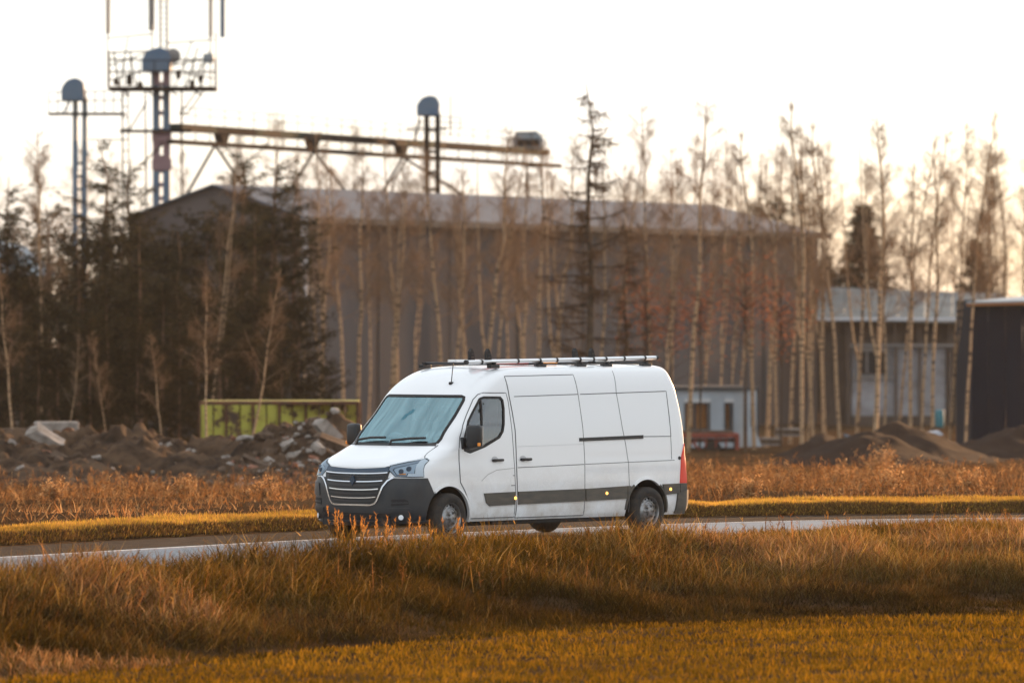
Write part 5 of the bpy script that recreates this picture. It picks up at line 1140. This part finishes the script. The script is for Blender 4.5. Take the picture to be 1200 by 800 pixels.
BL = [  # px, top, distance, lean, what singles it out
 (46, 150, 190, 0, 'white trunked birch standing alone among the dark pines at far left'), (242, 190, 185, .02, 'slim pale birch in front of the pines, left of the rusty container top'), (355, 175, 235, 0, 'birch against the left corner of the warehouse wall'),
 (377, 150, 225, .01, 'birch just right of the warehouse left corner'), (404, 185, 240, .03, 'leaning birch between the warehouse corner and the first conveyor trestle'), (418, 170, 215, -.01, 'birch below the second conveyor trestle, left one'), (431, 205, 245, .02, 'thin birch right below the second conveyor trestle'),
 (455, 190, 225, .05, 'birch leaning right, left of the blue domed middle elevator'), (468, 150, 240, .01, 'birch directly left of the middle elevator legs'), (482, 175, 250, 0, 'thin birch under the middle elevator platform'), (521, 160, 210, -.01, 'bright double-stemmed looking birch right of the middle elevator'), (531, 185, 212, -.02, 'birch close beside the bright one right of the middle elevator'),
 (546, 205, 250, 0, 'thin birch halfway between the middle elevator and the conveyor end'), (562, 140, 220, .045, 'bright birch leaning right above the van windscreen roof edge'), (577, 165, 235, .01, 'birch above the front load stops of the van'), (592, 190, 250, .03, 'thin leaning birch above the front door of the van'),
 (612, 180, 240, .0, 'birch under the drive housing at the conveyor end'), (628, 155, 225, .01, 'birch just right of the conveyor drive housing'), (640, 150, 220, .06, 'curving birch leaning right towards the larch'), (657, 190, 245, 0, 'thin birch left of the bare larch'), (716, 170, 240, .01, 'birch just right of the bare larch'),
 (735, 190, 250, 0, 'thin birch between the larch and the tall bright birch'), (760, 120, 215, .0, 'tall bright birch above the rear end of the van roof'), (783, 170, 245, .01, 'birch above the rear corner of the van'), (806, 105, 210, .02, 'tallest birch, above the left end of the site cabin'), (822, 185, 240, 0, 'thin birch above the site cabin window'), (842, 160, 235, -.02, 'birch above the middle of the site cabin'),
 (862, 175, 245, .01, 'thin birch at the right end of the site cabin'), (884, 150, 215, 0, 'birch behind the leaning blue panel'), (898, 165, 225, .02, 'birch just right of the leaning blue panel'), (911, 190, 240, -.01, 'birch before the round evergreen by the roof hip'), (926, 150, 235, 0, 'thin birch before the right end of the warehouse wall'),
 (940, 115, 205, .015, 'tall bright birch at the right corner of the warehouse'), (953, 170, 225, 0, 'birch touching the right corner edge of the warehouse'), (966, 140, 230, .01, 'birch at the left end of the workshop'), (985, 160, 215, -.01, 'birch before the workshop left window side'), (1004, 180, 235, .0, 'birch overlapping the large spruce left half'),
 (1024, 130, 205, .02, 'thick bright birch overlapping the large spruce'), (1036, 175, 225, 0, 'birch at the right side of the large spruce'), (1053, 150, 235, .01, 'thin birch before the middle of the workshop roof'), (1066, 190, 215, -.01, 'short birch before the workshop plaster wall'), (1080, 145, 225, .0, 'birch left of the teal barrel'), (1093, 165, 215, -.03, 'leaning birch whose foot is by the teal barrel'),
 (1112, 140, 230, 0, 'birch right of the teal barrel'), (1131, 125, 208, .005, 'thick birch standing against the left edge of the black shed')]
for px, pt, D, ln, lab in BL: put_birch(px, pt, D, lab, None, ln)
ORD = ['leftmost', 'second', 'third', 'fourth', 'fifth', 'sixth', 'seventh', 'eighth', 'ninth', 'tenth', 'eleventh', 'twelfth']
for i in range(9):
    px = 380 + i * 80 + random.uniform(-10, 10); put_birch(px, random.uniform(175, 270), random.uniform(205, 252), f'{ORD[i]} from the left of nine thin dull birches between the brighter trunks', None, random.uniform(-.04, .05), 'thin filler birches before the buildings')
for i in range(6):
    px = 25 + i * 52 + random.uniform(-12, 12); put_birch(px, random.uniform(300, 390), random.uniform(158, 172), f'{ORD[i]} from the left of six bare saplings before the dark pines', None, random.uniform(-.15, .35), 'bare saplings before the dark pines')
for i, (px, pt, D) in enumerate(((1142, 200, 272), (1150, 165, 262), (1163, 190, 270), (1176, 150, 265), (1190, 175, 260), (1203, 160, 268))):
    put_birch(px, pt, D, f'{ORD[i]} from the left of six birches rising behind the black shed roof', None, 0, 'birches behind the black shed')
ORD = ['leftmost', 'second', 'third', 'fourth', 'fifth', 'sixth', 'seventh', 'eighth', 'ninth', 'tenth', 'eleventh', 'twelfth']
for i in range(10): px = 710 + i * 50 + random.uniform(-12, 12); put_birch(px, random.uniform(150, 235), random.uniform(325, 400), f'{ORD[i]} from the left of ten far bare birches behind the warehouse and workshop', None, 0, 'far birches behind the buildings')
for i in range(9): put_birch(-10 + i * 52 + random.uniform(-12, 12), random.uniform(120, 200), random.uniform(300, 350), f'{ORD[i]} from the left of nine far bare birches behind the left pines', None, 0, 'far birches behind the left pines')
PV = [conifer(12, 300 + i, 'pine') for i in range(5)]; SV = [conifer(10, 400 + i, 'spruce') for i in range(2)]; LV = conifer(13, 500, 'larch')
def put_con(nm, V, H0, px, pt, D, lab, cat, grp, bark):
    X = (px - 600) / F7 * D; z0 = float(gz(X, D)); H = CAM_H - (pt - 383) / F7 * D - z0
    plant(nm, V, (bark, M['needle'] if cat != 'larch' else M['twig']), (X, D, z0 - .05), random.uniform(0, 6.28), H / H0, lab, cat, grp)
LOWP = [(190, 330, 182, 'dense dark pine left of the rusty container'), (125, 330, 180, 'dense dark pine behind the pale rubble patch'), (25, 335, 182, 'bushy pine low at the left edge'), (300, 335, 180, 'dense dark pine behind the rusty container'), (68, 345, 178, 'dense dark pine behind the tilted concrete slab'), (232, 345, 178, 'low dense pine at the container left corner'), (350, 345, 186, 'low pine behind the container right half'),
    (95, 325, 200, 'dark pine filling the gap behind the slab and the elevator leg'), (150, 315, 205, 'dark pine under the tall elevator, low part'), (0, 300, 225, 'dark pine cut by the left edge, rear one'), (265, 350, 200, 'dark pine behind the container left end'),
    (105, 370, 172, 'lowest dark pine behind the pale rubble, left'), (160, 380, 172, 'lowest dark pine behind the pale rubble, right'), (-5, 370, 174, 'low dark pine in the left picture corner of the thicket'), (45, 385, 172, 'low dark pine behind the small rusty drum'), (210, 385, 174, 'low dark pine touching the container'), (385, 420, 195, 'small low pine behind the container right end'), (330, 390, 176, 'lowest pine behind the container middle'),
    (200, 268, 204, 'bushy pine covering the left part of the warehouse gable'), (240, 250, 206, 'bushy pine covering the middle of the warehouse gable'), (280, 262, 208, 'bushy pine covering the right part of the warehouse gable'), (318, 250, 204, 'bushy pine covering the warehouse corner'), (170, 290, 206, 'bushy pine at the left foot of the gable'), (118, 262, 212, 'bushy pine filling the space between the two elevators'),
    (14, 262, 206, 'bushy pine covering the barn roof at the left edge'), (72, 270, 208, 'bushy pine left of the leftmost elevator legs'), (140, 258, 214, 'bushy pine left of the tall elevator foot'), (96, 300, 196, 'bushy pine over the foot of the leftmost elevator')]
HIGHP = [(8, 205, 215, 'tall thin crowned pine at the left edge of the picture'), (58, 238, 205, 'round topped pine right of the lone white birch'), (122, 162, 225, 'tall thin pine between the two left elevators'), (152, 185, 235, 'thin pine directly left of the tall elevator'), (92, 285, 195, 'short pine below the leftmost elevator'),
    (165, 262, 190, 'pine low in front of the tall elevator foot'), (210, 270, 200, 'pine in front of the warehouse gable, left half'), (283, 168, 215, 'tall pine reaching the conveyor left of its first trestle'), (322, 176, 210, 'broad pine beside the tallest pine at the conveyor'), (258, 262, 190, 'pine above the left end of the rusty container'), (345, 212, 205, 'pine hiding the left corner of the warehouse roof'), (300, 250, 195, 'middle pine below the two tall pines at the conveyor')]
SC = [conifer(12, 330 + i, 'scots') for i in range(4)]
for i, (px, pt, D, lab) in enumerate(LOWP): put_con('pine_tree', PV[i % 5], 12, px, pt, D, lab, 'pine tree', 'dark pines on the left', M['pinebark'])
for i, (px, pt, D, lab) in enumerate(HIGHP): put_con('pine_tree', SC[i % 4], 12, px, pt, D, lab, 'pine tree', 'tall open pines on the left', M['pinebark'])
put_con('spruce_tree', SV[0], 10, 1011, 236, 330, 'large dark spruce rising behind the workshop roof', 'spruce tree', None, M['bark'])
put_con('spruce_tree', SV[1], 10, 1143, 277, 320, 'smaller dark spruce behind the corner of the black shed', 'spruce tree', None, M['bark'])
put_con('spruce_tree', SV[1], 10, 968, 296, 340, 'low dark spruce at the right corner of the warehouse', 'spruce tree', None, M['bark'])
put_con('pine_tree', PV[2], 12, 914, 240, 335, 'round headed pine peeping over the right roof hip of the warehouse', 'pine tree', None, M['pinebark'])
put_con('larch_tree', LV, 13, 691, 97, 205, 'tall bare larch with dark straight trunk above the van roof', 'larch', None, M['bark'])
put_con('larch_tree', LV, 13, 733, 255, 215, 'small bare larch right of the tall larch', 'larch', None, M['bark'])
# young beeches keeping their rust-red leaves
for px, pt, pb, D, lab in [(757, 312, 420, 212, 'rust leaved young beech right of the larch'), (820, 318, 430, 214, 'rust leaved young beech above the site cabin roof left part'), (873, 300, 420, 210, 'rust leaved young beech above the right end of the site cabin'), (915, 322, 430, 213, 'rust leaved young beech right of the leaning panel'), (785, 335, 430, 216, 'low rust leaved beech directly above the cabin left end')]:
    X = (px - 600) / F7 * D; z0 = float(gz(X, D)); H = CAM_H - (pt - 383) / F7 * D - z0
    A = Acc(); n = 420; C_ = np.array([0, 0, H * .78]) + rng.normal(0, 1, (n, 3)) * [.55, .55, H * .12]; A.add(*blades(np.repeat(C_, 3, 0), up(n * 3, 1.5), rng.uniform(.05, .11, n * 3), rng.uniform(.02, .04, n * 3), mixc(np.array([(.36, .13, .07), (.28, .10, .055), (.42, .18, .09)]), n * 3), .3))
    T = Acc(); poly_tube(T, [(0, 0, 0), (.05, 0, H * .5), (0, .05, H * .98)], [.05, .03, .01], (1, 1, 1), 6); C_2 = C_[::6]; tubes(A, np.stack([np.zeros(len(C_2)), np.zeros(len(C_2)), C_2[:, 2] - .5], -1), C_2, np.full(len(C_2), .012), np.full(len(C_2), .006), (.1, .06, .04), 3)
    plant('young_beech', (T.mesh('trunk'), A.mesh('leaves')), (M['bark'], M['dryleaf']), (X, D, z0), 0, 1, lab, 'beech', 'young beeches with rust leaves', ('trunk', 'leaves'))

# ================================================================ HAZE
bm = bmesh.new(); b_box(bm, (0, 2700, 4.0), (5400, 5700, 34)); hz = bm_obj('haze', bm, None); hz['kind'] = 'stuff'
hm = bpy.data.materials.new('haze_air'); hm.use_nodes = True; hn = hm.node_tree.nodes; hn.clear()
ho = hn.new('ShaderNodeOutputMaterial'); hv = hn.new('ShaderNodeVolumePrincipled'); hv.inputs['Color'].default_value = (.97, .95, .93, 1); hv.inputs['Density'].default_value = 0.00007; hv.inputs['Anisotropy'].default_value = .2
hm.node_tree.links.new(hv.outputs[0], ho.inputs['Volume']); hz.data.materials.append(hm)
